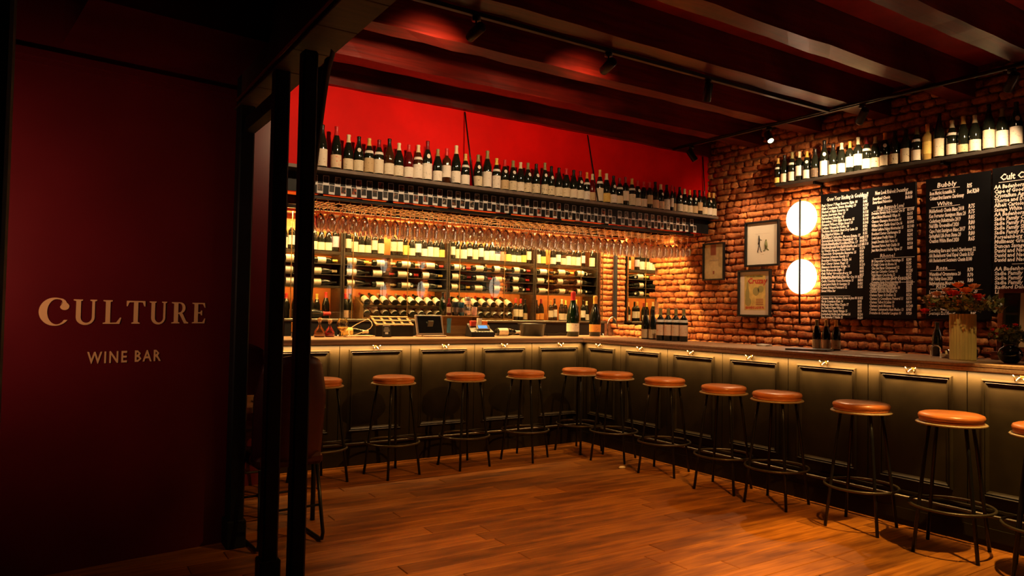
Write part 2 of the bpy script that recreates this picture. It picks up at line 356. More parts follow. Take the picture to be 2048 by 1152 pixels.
# ceiling and beams (beams are parts of the ceiling)
ce = struct('ceiling', MB().box(-7.2, 2.3, -10.2, 2.4, ZC, ZC+.1), 'ceiling_red', 'dark red painted ceiling boards between timber beams')
for i in range(14):
    y0 = .03-.765*i
    if i == 1: y0 -= .0
    b = MB()
    n = 24; x0, x1 = -3.86, 2.05; ring = []
    for k in range(n+1):        # slightly uneven hand-hewn edges
        x = x0+(x1-x0)*k/n; j = [random.uniform(-.006, .006) for _ in range(4)]
        ring.append([(x, y0+j[0], ZB+j[1]), (x, y0+.17+j[2], ZB+j[3]), (x, y0+.17, ZC), (x, y0, ZC)])
    vs = [p for r in ring for p in r]; fs = []
    for k in range(n):
        for q in range(4): fs.append((k*4+q, (k+1)*4+q, (k+1)*4+(q+1) % 4, k*4+(q+1) % 4))
    fs += [(3, 2, 1, 0), (n*4, n*4+1, n*4+2, n*4+3)]
    b.add(vs, fs)
    o = b.build('ceiling_beam', 'beam_wood', ce)
    o['label'] = 'dark red hewn timber ceiling beam'
# back wall of the bar recess, soffit above it, header over the bar
struct('wall_back', MB().box(-4.0, XW, 2.25, 2.4, 0, 2.72), 'recess_red', 'orange red painted wall behind the wine shelves')
struct('wall_header', MB().box(-4.0, XW, .09, .24, 2.42, ZC), 'header_red', 'bright red wall above the bottle shelf')
struct('ceiling_recess', MB().box(-4.0, XW, .24, 2.4, 2.66, 2.72), 'recess_red', 'orange red soffit over the glass rack')
# far left wall of the bar room, beyond the posts
struct('wall_left', MB().box(-4.1, -3.95, -1.55, -.30, 0, ZC).box(-4.1, -3.40, -.30, 2.4, 0, ZC), 'wine_wall', 'dark wine red wall at the end of the bar')
struct('wall_outer', MB().box(-7.3, -7.2, -10.2, 2.4, 0, ZC).box(-7.2, 2.3, -10.3, -10.2, 0, ZC), 'wine_wall')
# right brick wall with a mirror set into it near the corner
MIR = (1.02, 1.84, 1.22, 2.28)           # y0, y1, z0, z1
wr = struct('wall_right', MB().box(XW-.003, XW+.2, -10.2, 2.4, 0, ZC), 'mortar', 'rough exposed brick wall behind the bar')
def brick_mesh(L, H, D, seed):
    r = random.Random(seed); nx, nz = 6, 4; vs = []; fs = []
    amp = .0045; tx = r.uniform(-.016, .016); tz = r.uniform(-.010, .010)
    for k in range(nz):
        for i in range(nx):
            u = i/(nx-1); w = k/(nz-1)
            ex = min(u, 1-u)*L; ez = min(w, 1-w)*H
            d = D - (.006 if ex < 1e-6 else 0) - (.005 if ez < 1e-6 else 0) + r.uniform(-amp, amp) + tx*(u-.5) + tz*(w-.5)
            cx = r.uniform(-.007, .007); cz = r.uniform(-.0055, .0055)
            corner = (ex < 1e-6 and ez < 1e-6)
            uu = u*L-L/2+cx; ww = w*H-H/2+cz
            if corner: uu *= r.uniform(.93, .99); ww *= r.uniform(.84, .97)
            vs.append((uu, d, ww))
    for k in range(nz-1):
        for i in range(nx-1):
            a = k*nx+i; fs.append((a, a+nx, a+nx+1, a+1))
    per = [i for i in range(nx)]+[k*nx+nx-1 for k in range(1, nz)]+[(nz-1)*nx+i for i in range(nx-2, -1, -1)]+[k*nx for k in range(nz-2, 0, -1)]
    o = len(vs)
    for p in per: vs.append((vs[p][0]*1.0, 0, vs[p][2]))
    for a in range(len(per)):
        b_ = (a+1) % len(per); fs.append((per[a], per[b_], o+b_, o+a))
    return vs, fs
BR = [brick_mesh(.212, .062, .030+.004*(s % 3), s) for s in range(9)] + [brick_mesh(.100, .062, .032+.004*(s % 3), 50+s) for s in range(5)]
BRM = []
for vs, fs in BR: BRM.append(MB().add(vs, fs, True).mesh('brick', 'brick'))
FX = frame((0, 1, 0), (-1, 0, 0), (0, 0, 1))
spots_ = []
z = .95; row = 0
while z < ZC-.02:
    hdr = row % 3 == 2; rh = random.uniform(.068, .086)
    y = -5.2 + (.06 if row % 2 else 0) + random.uniform(-.03, .03)
    while y < 1.98:
        hh = hdr or random.random() < .18
        k = random.randrange(9, 14) if hh else random.randrange(9); Lb = .100 if hh else .212
        yc = y+Lb/2
        if not (MIR[0]-.0 < yc < MIR[1]+.1 and MIR[2] < z < MIR[3]) and yc < 1.9:
            spots_.append((yc, z+random.uniform(-.006, .006), k, random.uniform(-.04, .04), rh/.0765*random.uniform(.95, 1.04)))
        y += Lb+.014+random.uniform(-.003, .004)
    z += rh; row += 1
def hidden(y, z):
    if -2.50 < y < -1.56 and 1.45 < z < 2.62: return True
    if -4.2 < y < -2.65 and 1.6 < z < 2.62: return True
    if -.93 < y < -.60 and 2.02 < z < 2.42: return True
    return z < 1.22
sc = []
for i, (y, z, k, a, hs) in enumerate(spots_):
    q = proj((XW, y, z)); vis = q and -5 < q[0] < 2060 and 0 < q[1] < 1100 and not hidden(y, z) and not (z > 3.3)
    sc.append((0 if vis else 1, q[2] if q else 99, i))
sc.sort(); chosen = set(i for _, _, i in sc[:300])
rest = MB()
for i, (y, z, k, a, hs) in enumerate(spots_):
    M = Matrix.Translation((XW-.004, y, z)) @ FX @ Matrix.Rotation(a, 4, 'Y') @ Matrix.Diagonal((1, 1, hs, 1))
    if i in chosen:
        o = link('brick', BRM[k], wr); o.matrix_world = M
    else:
        rest.add([M @ Vector(v) for v in BR[k][0]], BR[k][1], True)
tag(rest.build('brickwork', 'brick', wr), kind='stuff')
# brick pier in the back corner, facing the room
wp = struct('wall_pier', MB().box(1.80, XW, 1.90, 2.26, 0, 2.66), 'mortar', 'narrow brick pier between shelves and mirror')
z = 1.30; FY = frame((1, 0, 0), (0, -1, 0), (0, 0, 1)) if False else frame((-1, 0, 0), (0, -1, 0), (0, 0, 1))
while z < 2.6:
    for xc, k in (((1.915, random.randrange(9)),) if random.random() < .5 else ((1.86, random.randrange(9, 14)), (1.97, random.randrange(9, 14)))):
        o = link('brick', BRM[k], wp); o.matrix_world = Matrix.Translation((xc, 1.905, z)) @ FY @ Matrix.Rotation(random.uniform(-.03, .03), 4, 'Y')
    z += .0775
# mirror on the brick wall near the back corner
t = thing('wall_mirror', 'tall frameless mirror in the brick wall reflecting the wine shelves', 'mirror', (XW-.004, 1.43, 1.22))
MB().box(-.012, -.003, -.41, .43, 0, 1.06).build('mirror_glass', 'mirror', t)
MB().box(-.03, -.002, .385, .43, 0, 1.06).build('corner_post', 'black_paint', t)
MB().box(-.016, -.002, -.43, .43, -.03, 0).build('bottom_trim', 'black_paint', t)

# ------------------------------------------------------------------ entrance side: red sign wall, posts, lintel
RW = Matrix.Translation((-3.95, -1.62, 0)) @ Matrix.Rotation(R(7), 4, 'Z')
def rw(mb): 
    mb.v = [tuple(RW @ Vector(v)) for v in mb.v]; return mb
ws = struct('wall_sign', rw(MB().box(-3.2, -.03, 0, .12, 0, 3.5)), 'wine_wall', 'dark wine red wall carrying the painted bar sign')
struct('trim_1', rw(MB().box(-3.2, -.03, -.035, .0, 2.655, 2.695).box(-3.2, -.03, -.02, 0, 2.625, 2.655)), 'wine_wall', 'slim moulding across the red sign wall')
struct('trim_2', rw(MB().box(-.95, .0, -.75, .05, 2.76, ZC)), 'wine_wall', 'dark boxed bulkhead over the red sign wall')
struct('ceiling_lobby', MB().box(-7.2, -4.05, -10.2, -1.0, 3.0, 3.05), 'black_paint', 'black ceiling of the entrance lobby')
# sign lettering
def ell(cx, cy, rx, ry, a0, a1, n=16): return [(cx+rx*math.cos(R(a0+(a1-a0)*i/n)), cy+ry*math.sin(R(a0+(a1-a0)*i/n))) for i in range(n+1)]
def G_C():
    o = ell(.52, .5, .50, .54, 62, 338, 26)
    i_ = ell(.60, .5, .36, .49, 325, 78, 26)
    tip = ell(.80, .70, .17, .17, 60, -190, 14)
    return [ell(.5, .5, .50, .56, 75, 325, 28)+ell(.56, .5, .30, .50, 320, 82, 28)+[(.66, .985), (.73, .93)]+ell(.79, .78, .11, .12, 110, 175, 3)[::-1]+ell(.80, .72, .15, .15, 190, 420, 14)+[(.83, .95), (.74, 1.02)]]
def G_U(): return [[(0, 1), (.36, 1), (.36, .955), (.29, .93)]+[(.29, .28)]+ell(.51, .27, .22, .22, 180, 360, 12)+[(.73, .93), (.65, .955), (.65, 1), (.92, 1), (.92, .955), (.84, .93)]+ell(.47, .27, .37, .31, 0, -180, 14)+[(.10, .93), (0, .955)]]
def G_L(): return [[(0, 1), (.40, 1), (.40, .955), (.31, .93), (.31, .05), (.58, .06), (.74, .27), (.80, .26), (.72, 0), (0, 0), (0, .045), (.11, .07), (.11, .93), (0, .955)]]
def G_T(): return [[(0, 1), (.86, 1), (.86, .76), (.81, .76), (.74, .93), (.53, .94), (.53, .07), (.62, .045), (.62, 0), (.24, 0), (.24, .045), (.33, .07), (.33, .94), (.12, .93), (.05, .76), (0, .76)]]
def G_R(): return [[(0, 1), (.38, 1)]+ell(.40, .735, .25, .265, 90, -70, 10)+[(.52, .47), (.70, .10), (.80, .05), (.80, 0), (.60, 0), (.36, .45), (.31, .45), (.31, .07), (.38, .045), (.38, 0), (0, 0), (0, .045), (.11, .07), (.11, .93), (0, .955)],
                   [(.31, .95), (.36, .95)]+ell(.38, .735, .13, .21, 90, -90, 8)+[(.31, .50)]]
def G_E(): return [[(0, 1), (.66, 1), (.70, .77), (.65, .77), (.56, .94), (.31, .94), (.31, .54), (.43, .545), (.48, .63), (.53, .63), (.53, .39), (.48, .39), (.43, .475), (.31, .48), (.31, .06), (.56, .06), (.66, .24), (.71, .24), (.66, 0), (0, 0), (0, .045), (.11, .07), (.11, .93), (0, .955)]]
SG = thing('wall_sign_lettering', 'cream gold painted lettering reading CULTURE WINE BAR on red wall', 'sign', RW @ Vector((-.6, -.002, 1.25)), (0, 0, R(7)))
# letter x-extents (wall metres from the right end) and baseline/height following the slightly rising hand-painted line
BX = RW.inverted()
letters = ((G_C, -.963, -.836, 1.288, .131, .86), (G_U, -.803, -.690, 1.290, .130, .92), (G_L, -.659, -.566, 1.291, .128, .80), (G_T, -.541, -.443, 1.292, .126, .86),
           (G_U, -.421, -.326, 1.293, .124, .92), (G_R, -.300, -.205, 1.294, .121, .80), (G_E, -.184, -.107, 1.295, .119, .71))
for g, xa, xb, zb, h, wn in letters:
    xa, xb = -1.012+(xa+.963)*.9603, -1.012+(xb+.963)*.9603
    loops = [[((p[0]/wn)*(xb-xa), p[1]*h) for p in L] for L in g()]
    o = link('letter', poly_mesh('letter', loops, 'sign_gold', .0012), SG)
    o.matrix_parent_inverse = Matrix.Identity(4)
    o.location = (xa+.6, -.002, zb-1.25); o.rotation_euler = (R(90), 0, 0)
me = text_mesh('WINE BAR', .088, 'sign_gold', 'LEFT', 1.25, 0, 1, .001, .0016, .80); WT = max(v.co.x for v in me.vertices); bpy.data.meshes.remove(me)
for k, chn in enumerate('WINE BAR'):
    if chn == ' ': continue
    me = text_mesh('WINE BAR'[:k+1], .088, 'sign_gold', 'LEFT', 1.25, 0, 1, .001, .0016, .80); xr = max(v.co.x for v in me.vertices); bpy.data.meshes.remove(me)
    me = text_mesh(chn, .088, 'sign_gold', 'LEFT', 1.25, 0, 1, .001, .0016, .80); xm = max(v.co.x for v in me.vertices)
    me.transform(Matrix.Diagonal((.362/WT, 1, 1, 1)))
    link('small_letter', me, SG, (-.786+.6+(xr-xm)*.362/WT, -.002, 1.080-1.25+.0006*k), (R(90), 0, 0))
# posts of the glazed entrance screen, and the lintel along the opening
def post(name, x, y, sx, sy, z1, label, rz=0):
    t = thing(name, label, 'post', (x, y, 0), (0, 0, rz))
    MB().bevbox(-sx/2, sx/2, -sy/2, sy/2, 0, z1, .008).build('post_shaft', 'black_paint', t)
    MB().bevbox(-sx/2-.012, sx/2+.012, -sy/2-.012, sy/2+.012, 0, .16, .006).build('post_foot', 'black_paint', t)
    return t
post('door_post', -3.96, -1.72, .085, .12, 3.0, 'black timber post at the edge of the red sign wall')
post('door_post', -3.962, -2.50, .075, .085, 3.0, 'thick black timber post in the middle of the entrance screen')
post('door_post', -3.962, -2.96, .068, .070, 2.55, 'black post at the free end of the entrance screen')
t = thing('screen_rail', 'black rails tying the entrance screen posts together', 'rail', (-3.95, -2.1, 0))
for z in (2.42,): MB().box(-.03, .03, -.35, .31, z, z+.08).build('top_rail', 'black_paint', t)
MB().box(-.03, .03, -.34, .34, 1.02-.0, 1.06).build('middle_rail', 'black_paint', t) if False else None
t = thing('lintel_beam', 'brown plank clad lintel over the entrance opening', 'beam', (-3.93, -4.5, 2.58))
MB().box(-.07, .09, -3.2, 2.75, .012, .5).build('lintel_core', 'plank_dark', t)
y = -3.2
while y < 2.7:
    MB().bevbox(-.08, .10, y, y+.34, 0, .012, .003).build('plank', 'plank_dark', t); y += .345
MB().tube([(-.095, -3.2, .02), (-.095, 2.72, .02)], .008).build('cable_conduit', 'copper', t)
struct('wall_opening', MB().box(-4.0, -3.87, -10.2, -1.72, 3.08, ZC), 'black_paint', 'dark wall above the entrance opening')
# draped curtain gathered at the lintel
cu = MB(); nU, nV = 26, 22
for j in range(nV+1):
    for i in range(nU+1):
        a = i/nU; h = j/nV
        yl = -2.66+.03*math.sin(h*5); yr = -3.03+.28*min(1, h*1.9)**.7+.05*math.exp(-((h-.75)/.15)**2)*-1
        yy = yl+(yr-yl)*(1-a); zz = 2.56-1.25*h-.05*math.sin(PI*a)*(1-h)
        xx = -3.885+.018*math.sin(a*26+h*2)+.012*math.sin(a*9)
        cu.v.append((xx, yy, zz))
for j in range(nV):
    for i in range(nU):
        k = j*(nU+1)+i; cu.f.append((k, k+1, k+nU+2, k+nU+1)); cu.sm.append(True)
o = cu.build('curtain', 'curtain'); tag(o, 'dark olive curtain gathered behind the black entrance posts', 'curtain')
sm_ = o.modifiers.new('thick', 'SOLIDIFY'); sm_.thickness = .004
# dark jamb on the other side of the sign wall
post('door_jamb', -5.062, -3.9, .10, .16, 3.0, 'black door jamb beside the painted bar sign')

# ------------------------------------------------------------------ the bar
BT = 1.125                                   # counter top height
bar = thing('bar_counter', 'olive grey panelled bar front lit from under the countertop', 'bar', (0, 0, 0))
def ring(mb, x0, x1, z0, z1, w, d, M):
    """picture-frame moulding: profile steps out from the panel face (local y negative = outward)"""
    prof = ((0, 0), (.004, -d*.9), (.012, -d), (w*.45, -d*.55), (w*.6, -d*.75), (w*.8, -d*.3), (w, 0))
    vs = []; fs = []
    for o_, dy in prof:
        for cx, cz in ((x0+o_, z0+o_), (x1-o_, z0+o_), (x1-o_, z1-o_), (x0+o_, z1-o_)): vs.append(M @ Vector((cx, dy, cz)))
    for k in range(len(prof)-1):
        for q in range(4): fs.append((k*4+q, k*4+(q+1) % 4, (k+1)*4+(q+1) % 4, (k+1)*4+q))
    mb.add(vs, fs)
def hook_mesh():
    mb = MB()
    mb.bevbox(-.012, .012, -.006, 0, -.012, .012, .002)
    for s in (-1, 1):
        pts = [(0, -.006, 0)]+[(s*(.004+.020*math.sin(a*PI/2)), -.010-.022*a, .010*math.cos(a*PI*1.1)-.010-.006*a) for a in [i/7 for i in range(8)]]+[(s*.030, -.034, .004), (s*.036, -.036, .012)]
        mb.tube(pts, .0042, 6)
    return mb.mesh('coat_hook', 'brass')
HK = hook_mesh()
def panel(M, w):
    mb = MB(); mb.box(.003, w-.003, 0, .03, .115, 1.072, M)
    p = mb.build('panel', 'bar_paint', bar)
    mb = MB(); ring(mb, .085, w-.085, .30, 1.03, .042, .020, M); mb.build('moulding', 'bar_paint', p)
    h = link('coat_hook', HK, p); h.matrix_world = M @ Matrix.Translation((w*.5+random.uniform(-.03, .03), 0, 1.056))
    h['label'] = 'small double brass coat hook'
WB, WRP, X1 = .685, .6565, .601
for i in range(5):
    w = WB if i < 4 else .655
    panel(frame((1, 0, 0), (0, 1, 0), (0, 0, 1), (-WB*i-w, 0, 0)), w)
y = 0
for i in range(10):
    w = X1 if i == 0 else WRP
    panel(frame((0, -1, 0), (1, 0, 0), (0, 0, 1), (0, y, 0)), w); y -= w
YE = y
mb = MB().box(-3.398, .03, .03, .06, 0, 1.07).box(.03, .06, YE, .06, 0, 1.07); mb.build('bar_core', 'black_paint', bar)
mb = MB().bevbox(-3.398, 0, -.006, .028, 0, .115, .003).bevbox(-.006, .028, YE, -.006, 0, .115, .003).bevbox(-3.398, 0, -.012, .0, .215, .235, .003).bevbox(-.012, 0, YE, -.012, .215, .235, .003).bevbox(-3.398, 0, -.004, .0, .115, .215, .001).bevbox(-.004, 0, YE, -.004, .115, .215, .001); mb.build('skirting', 'bar_paint', bar)
# tubular foot rail with brackets
fr = thing('foot_rail', 'slim dark metal foot rail running round the bar base', 'rail', (0, 0, 0))
MB().tube([(-3.39, -.048, .20), (-.08, -.048, .20), (-.058, -.058, .20), (-.048, -.08, .20), (-.048, YE, .20)], .011, 10).build('rail_tube', 'steel_dark', fr)
for i in range(5): MB().tube([(-.3-WB*i, -.015, .20), (-.3-WB*i, -.048, .20)], .008, 6).build('bracket', 'steel_dark', fr)
for i in range(9): MB().tube([(-.015, -.5-WRP*i, .20), (-.048, -.5-WRP*i, .20)], .008, 6).build('bracket', 'steel_dark', fr)
# L-shaped countertop with grooved nosing
def nosing_profile(): return [(.62, 0), (-.052, 0), (-.060, -.006), (-.060, -.021), (-.054, -.024), (-.060, -.028), (-.060, -.046), (-.052, -.052), (-.012, -.052), (-.012, -.049), (.62, -.049)]
ct = thing('countertop', 'L shaped brown timber countertop with grooved edge', 'countertop', (0, 0, 0))
pr = nosing_profile(); mb = MB(); n = len(pr); vs = []
for d, z in pr: vs += [(-3.398, d, BT+z), (d, d, BT+z), (d, YE-.05, BT+z)]
fs = []
for k in range(n):
    k2 = (k+1) % n
    fs += [(k*3, k*3+1, k2*3+1, k2*3), (k*3+1, k*3+2, k2*3+2, k2*3+1)]
mb.add(vs, fs); mb.build('worktop', 'top_wood', ct)
# ------------------------------------------------------------------ stools
def make_stool():
    t = thing('bar_stool', 'x', 'stool')
    prof = [(0, .83), (.10, .832), (.155, .829), (.172, .822), (.178, .810), (.176, .797), (.168, .790), (.172, .786), (.172, .778), (.166, .772), (0, .772)]
    MB().lathe(prof, 36).build('seat', 'seat_leather', t)
    MB().lathe([(.165, .775), (.186, .774), (.192, .768), (.186, .762), (.15, .758), (0, .758)], 36).build('seat_rim', 'seat_rim', t)
    for k in range(4):
        a = R(45+90*k); c, s = math.cos(a), math.sin(a)
        pts = [(c*.135, s*.135, .76), (c*.16, s*.16, .60), (c*.20, s*.20, .28), (c*.235, s*.235, 0)]
        MB().tube(pts, .011, 8).build('leg', 'black_metal', t)
    MB().tube([(.226*math.cos(2*PI*i/36), .226*math.sin(2*PI*i/36), .275) for i in range(36)], .0085, 8, closed=True).build('foot_ring', 'foot_ring', t)
    return t
st0 = make_stool()
spos = [(-3.056, -.45, 20), (-2.425, -.47, 14), (-1.724, -.46, 8), (-1.058, -.45, 30), (-.36, -.385, 12), (-.33, -.885, 30), (-.308, -1.533, 22), (-.308, -2.194, 16), (-.308, -2.70, 8), (-.308, -3.363, 10), (-.308, -3.936, 14), (-.308, -4.45, 20)]
for i, (x, y, a) in enumerate(spos):
    o = st0 if i == 0 else copy_tree(st0)
    o.location = (x, y, 0); o.rotation_euler = (0, 0, R(a))
    if i == 4: lb = 'round tan leather bar stool standing in the inner corner of the bar'
    elif i < 4: lb = 'round tan leather bar stool, %s from the corner stool along the bottle shelf side' % ORD[3-i]
    else: lb = 'round tan leather bar stool, %s from the corner stool along the brick wall side' % ORD[i-5]
    tag(o, lb, 'stool', 'bar stools around the bar')

# ------------------------------------------------------------------ bottles
SHAPES = {
 'burgundy': [(0, 0), (.036, 0), (.0405, .004), (.041, .15), (.037, .175), (.028, .205), (.019, .232), (.0145, .255), (.0140, .275), (.0158, .280), (.0158, .290), (.0140, .294), (0, .294)],
 'bordeaux': [(0, 0), (.034, 0), (.038, .004), (.038, .185), (.036, .200), (.027, .215), (.0165, .226), (.0145, .24), (.0140, .280), (.0155, .284), (.0155, .296), (.0140, .30), (0, .30)],
 'flute': [(0, 0), (.031, 0), (.035, .004), (.035, .14), (.031, .19), (.023, .24), (.0155, .28), (.0135, .31), (.0150, .318), (.0150, .330), (0, .330)],
 'champagne': [(0, 0), (.040, 0), (.044, .005), (.0445, .14), (.041, .17), (.031, .205), (.021, .235), (.0165, .26), (.016, .285), (.018, .292), (.0175, .305), (.014, .315), (0, .317)],
}
LABZ = {'burgundy': (.012, .098), 'bordeaux': (.05, .15), 'flute': (.02, .11), 'champagne': (.03, .11)}
HGT = {k: v[-1][1] for k, v in SHAPES.items()}
BM = {}
def rad_at(shape, z):
    p = SHAPES[shape]
    for (r0, z0), (r1, z1) in zip(p, p[1:]):
        if z0 <= z <= z1 and z1 > z0: return r0+(r1-r0)*(z-z0)/(z1-z0)
    return .014
for k, p in SHAPES.items():
    BM[k] = MB().lathe(p, 18).mesh('wine_bottle', 'bottle_dark')
    H = HGT[k]
    cp = [(r+.0006, z) for r, z in p if z > H-.062 and r > 0]
    cp = [(rad_at(k, H-.064)+.0006, H-.064)]+cp+[(0, H+.0006)]
    BM[k+'_cap'] = MB().lathe(cp, 16).mesh('capsule', 'cap_black')
    cs = [(r+.0006, z) for r, z in p if z > H-.03 and r > 0]
    BM[k+'_capshort'] = MB().lathe([(rad_at(k, H-.03)+.0006, H-.03)]+cs+[(0, H+.0006)], 16).mesh('capsule', 'cap_black')
    for nm, (z0, z1) in {'std': LABZ[k], 'tall': (LABZ[k][0], LABZ[k][0]+.115), 'short': (LABZ[k][0]+.004, LABZ[k][0]+.062), 'high': (.065, .145)}.items():
        zs = [z0+(z1-z0)*q/4 for q in range(5)]
        BM[k+'_lab_'+nm] = MB().lathe([(rad_at(k, z)+.0007, z) for z in zs], 14, a0=R(-90-104), a1=R(-90+104)).mesh('label', 'label_cream')
    zc = H-.115; cap = []
    for q in range(13):                      # small round neck medallion, curved to the shoulder
        pass
    nl = MB(); vs = []; N = 14
    def pt(dx, dz):
        z = zc+dz; r = rad_at(k, z)+.0011; a = -PI/2+dx/r; return (r*math.cos(a), r*math.sin(a), z)
    vs.append(pt(0, 0)); vs += [pt(.0155*math.cos(2*PI*q/N), .0175*math.sin(2*PI*q/N)) for q in range(N)]
    nl.add(vs, [(0, 1+q, 1+(q+1) % N) for q in range(N)], True); BM[k+'_med'] = nl.mesh('neck_label', 'label_white')
    zs = [zc-.012, zc, zc+.010]; BM[k+'_band'] = MB().lathe([(rad_at(k, z)+.0009, z) for z in zs], 12, a0=R(-90-85), a1=R(-90+85)).mesh('neck_label', 'label_white')
CAPW = {'black': 'black', 'red': 'red', 'wine': 'wine red', 'cream': 'cream', 'white': 'white', 'gold': 'gold', 'orange': 'orange', 'yellow': 'yellow', 'olive': 'olive'}
LABW = {'cream': 'cream', 'white': 'white', 'ivory': 'ivory', 'yellow': 'yellow', 'lilac': 'lilac', 'pink': 'coral pink', 'tan': 'tan', 'patterned': 'patterned', 'red_art': 'red printed', 'orange': 'orange', 'dark_label': 'dark', 'redwhite': 'red and white'}
SHW = {'burgundy': 'sloping', 'bordeaux': 'square shouldered', 'flute': 'slender', 'champagne': 'stout sparkling'}
GLW = {'bottle_dark': 'dark', 'bottle_green': 'green', 'bottle_amber': 'brown', 'bottle_wine': 'red', 'bottle_gold': 'golden'}
def bottle(M, where, group, shape='burgundy', lab='cream', cap='black', style='std', neck=None, glass='bottle_dark', height=None, shortcap=False, rmax=None):
    sc = (height/HGT[shape]) if height else 1.0
    sr = min(sc, (rmax-.0008)/max(r for r, z in SHAPES[shape])) if rmax else sc
    o = link('wine_bottle', BM[shape], None, mat=glass); o.matrix_world = M @ Matrix.Diagonal((sr, sr, sc, 1))
    if lab: link('label', BM[shape+'_lab_'+style], o, mat='label_'+lab)
    if cap: link('capsule', BM[shape+('_capshort' if shortcap else '_cap')], o, mat='cap_'+cap)
    if neck: link('neck_label', BM[shape+'_'+neck], o, mat='label_white')
    for lv in range(4):
        lb = GLW[glass]+(' '+SHW[shape] if lv < 2 else '')+' bottle'
        if lab and lv < 3: lb += ', %s label' % LABW[lab]
        if cap and (lv < 1 or not lab): lb += ', %s capsule' % CAPW[cap]
        lb += ', '+where
        if len(lb.split()) <= 16: break
    tag(o, lb, 'bottle', group); return o
def upright(x, y, z, rz=0): return Matrix.Translation((x, y, z)) @ Matrix.Rotation(rz, 4, 'Z')

# hanging shelf in front of the red header
SHZ = 2.600
t = thing('hanging_shelf', 'long black shelf hung along the red wall above the bar', 'shelf', (-1.0, 0, SHZ))
MB().bevbox(-2.395, 2.98, -.115, .088, -.028, 0, .003).build('shelf_board', 'black_paint', t)
MB().bevbox(-2.395, 2.98, -.122, -.115, -.028, .002, .002).build('front_strip', 'shelf_front', t)
MB().box(-2.395, 3.02, .066, .088, -.195, -.028).build('fascia_board', 'black_paint', t)
for X, yb in ((-1.475, -.106), (.0855, -.106), (1.925, .030)):
    for d in (-.004, .004): MB().tube([(X+1.0+d, yb, 0), (X+1.0+d-.012, .080, .77)], .0040, 6).build('hanger_rod', 'black_metal', t)
top = [(-2.963, 2.979), (-2.838, 2.984), (-2.727, 2.927), (-2.631, 2.925), (-2.534, 2.923), (-2.441, 2.922), (-2.342, 2.946), (-2.245, 2.921), (-2.145, 2.921), (-2.053, 2.929), (-1.954, 2.982), (-1.846, 2.92), (-1.754, 2.939), (-1.651, 2.98), (-1.546, 2.913), (-1.403, 2.925), (-1.302, 2.977), (-1.195, 2.916), (-1.093, 2.916), (-0.997, 2.918), (-0.905, 2.914), (-0.812, 2.92), (-0.713, 2.921), (-0.601, 2.946), (-0.518, 2.922), (-0.418, 2.917), (-0.323, 2.921), (-0.224, 2.916), (-0.132, 2.916), (-0.039, 2.913), (0.037, 2.905), (0.139, 2.963), (0.238, 2.935), (0.336, 2.919), (0.423, 2.906), (0.516, 2.929), (0.61, 2.921), (0.699, 2.909), (0.79, 2.905), (0.879, 2.91), (0.972, 2.923), (1.062, 2.906), (1.15, 2.907), (1.242, 2.913), (1.32, 2.901), (1.414, 2.905), (1.5, 2.893), (1.581, 2.888), (1.68, 2.896), (1.773, 2.902), (1.856, 2.901), (1.93, 2.894), (2.0, 2.895)]
# cap, label, style, neck
ts = 'k:ivory:tall r:red_art:std: c:cream:std: k:cream:std:med g:tan:tall:band w:ivory:tall:band k:ivory:std: c:ivory:std: r:white:std: c:white:tall:band w:white:tall:med o:white:std: r:white:high: c:white:std: g:white:std:band ' \
     'o:patterned:std:med o:white:tall: y:white:tall:band r:tan:std:med o:patterned:std:med c:ivory:std: o:patterned:std:med k:patterned:std:med o:patterned:std:med k:patterned:std:med k:cream:std: r:cream:std: k:ivory:std: w:ivory:std:med n:white:std:band c:tan:std: g:cream:tall:band ' \
     'c:yellow:std: k:white:std:med w:cream:std:band w:ivory:high: g:cream:tall:band r:ivory:std:med r:ivory:std: r:tan:high: k:redwhite:std: c:red_art:std:med k:white:tall: r:white:high: w:tan:std: k:ivory:std:med c:cream:std: n:cream:std:med k:tan:std:med k:tan:high: w:cream:std: n:white:std:med g:ivory:std:'
CK = {'k': 'black', 'r': 'red', 'c': 'cream', 'g': 'gold', 'w': 'wine', 'o': 'olive', 'y': 'yellow', 'n': 'orange'}
for k in range(9): top[52-k] = (min(top[52-k][0], 1.956-.084*k), top[52-k][1])
def rgap(xs, i):
    return min([abs(xs[i]-xs[j]) for j in (i-1, i+1) if 0 <= j < len(xs)])/2
NB = len(top); txs = [q[0] for q in top]
for i, ((x, zt), s) in enumerate(zip(top, ts.split())):
    p = s.split(':')+['', ''] ; neck = p[3] or None
    bottle(upright(x, -.062+random.uniform(-.004, .004), SHZ+.002, random.uniform(-.25, .05)), '%s from the brick wall on the long hanging shelf' % ordn(NB-1-i), 'bottles on the hanging shelf',
           'bordeaux' if p[2] == 'high' else 'burgundy', p[1], CK[p[0]], p[2] if p[2] != 'high' else 'std', neck, 'bottle_wine' if i in (8, 30) else ('bottle_amber' if i in (6, 9, 12) else 'bottle_dark'), zt-SHZ, rmax=min(.0425 if i == 31 else .047, rgap(txs, i)))
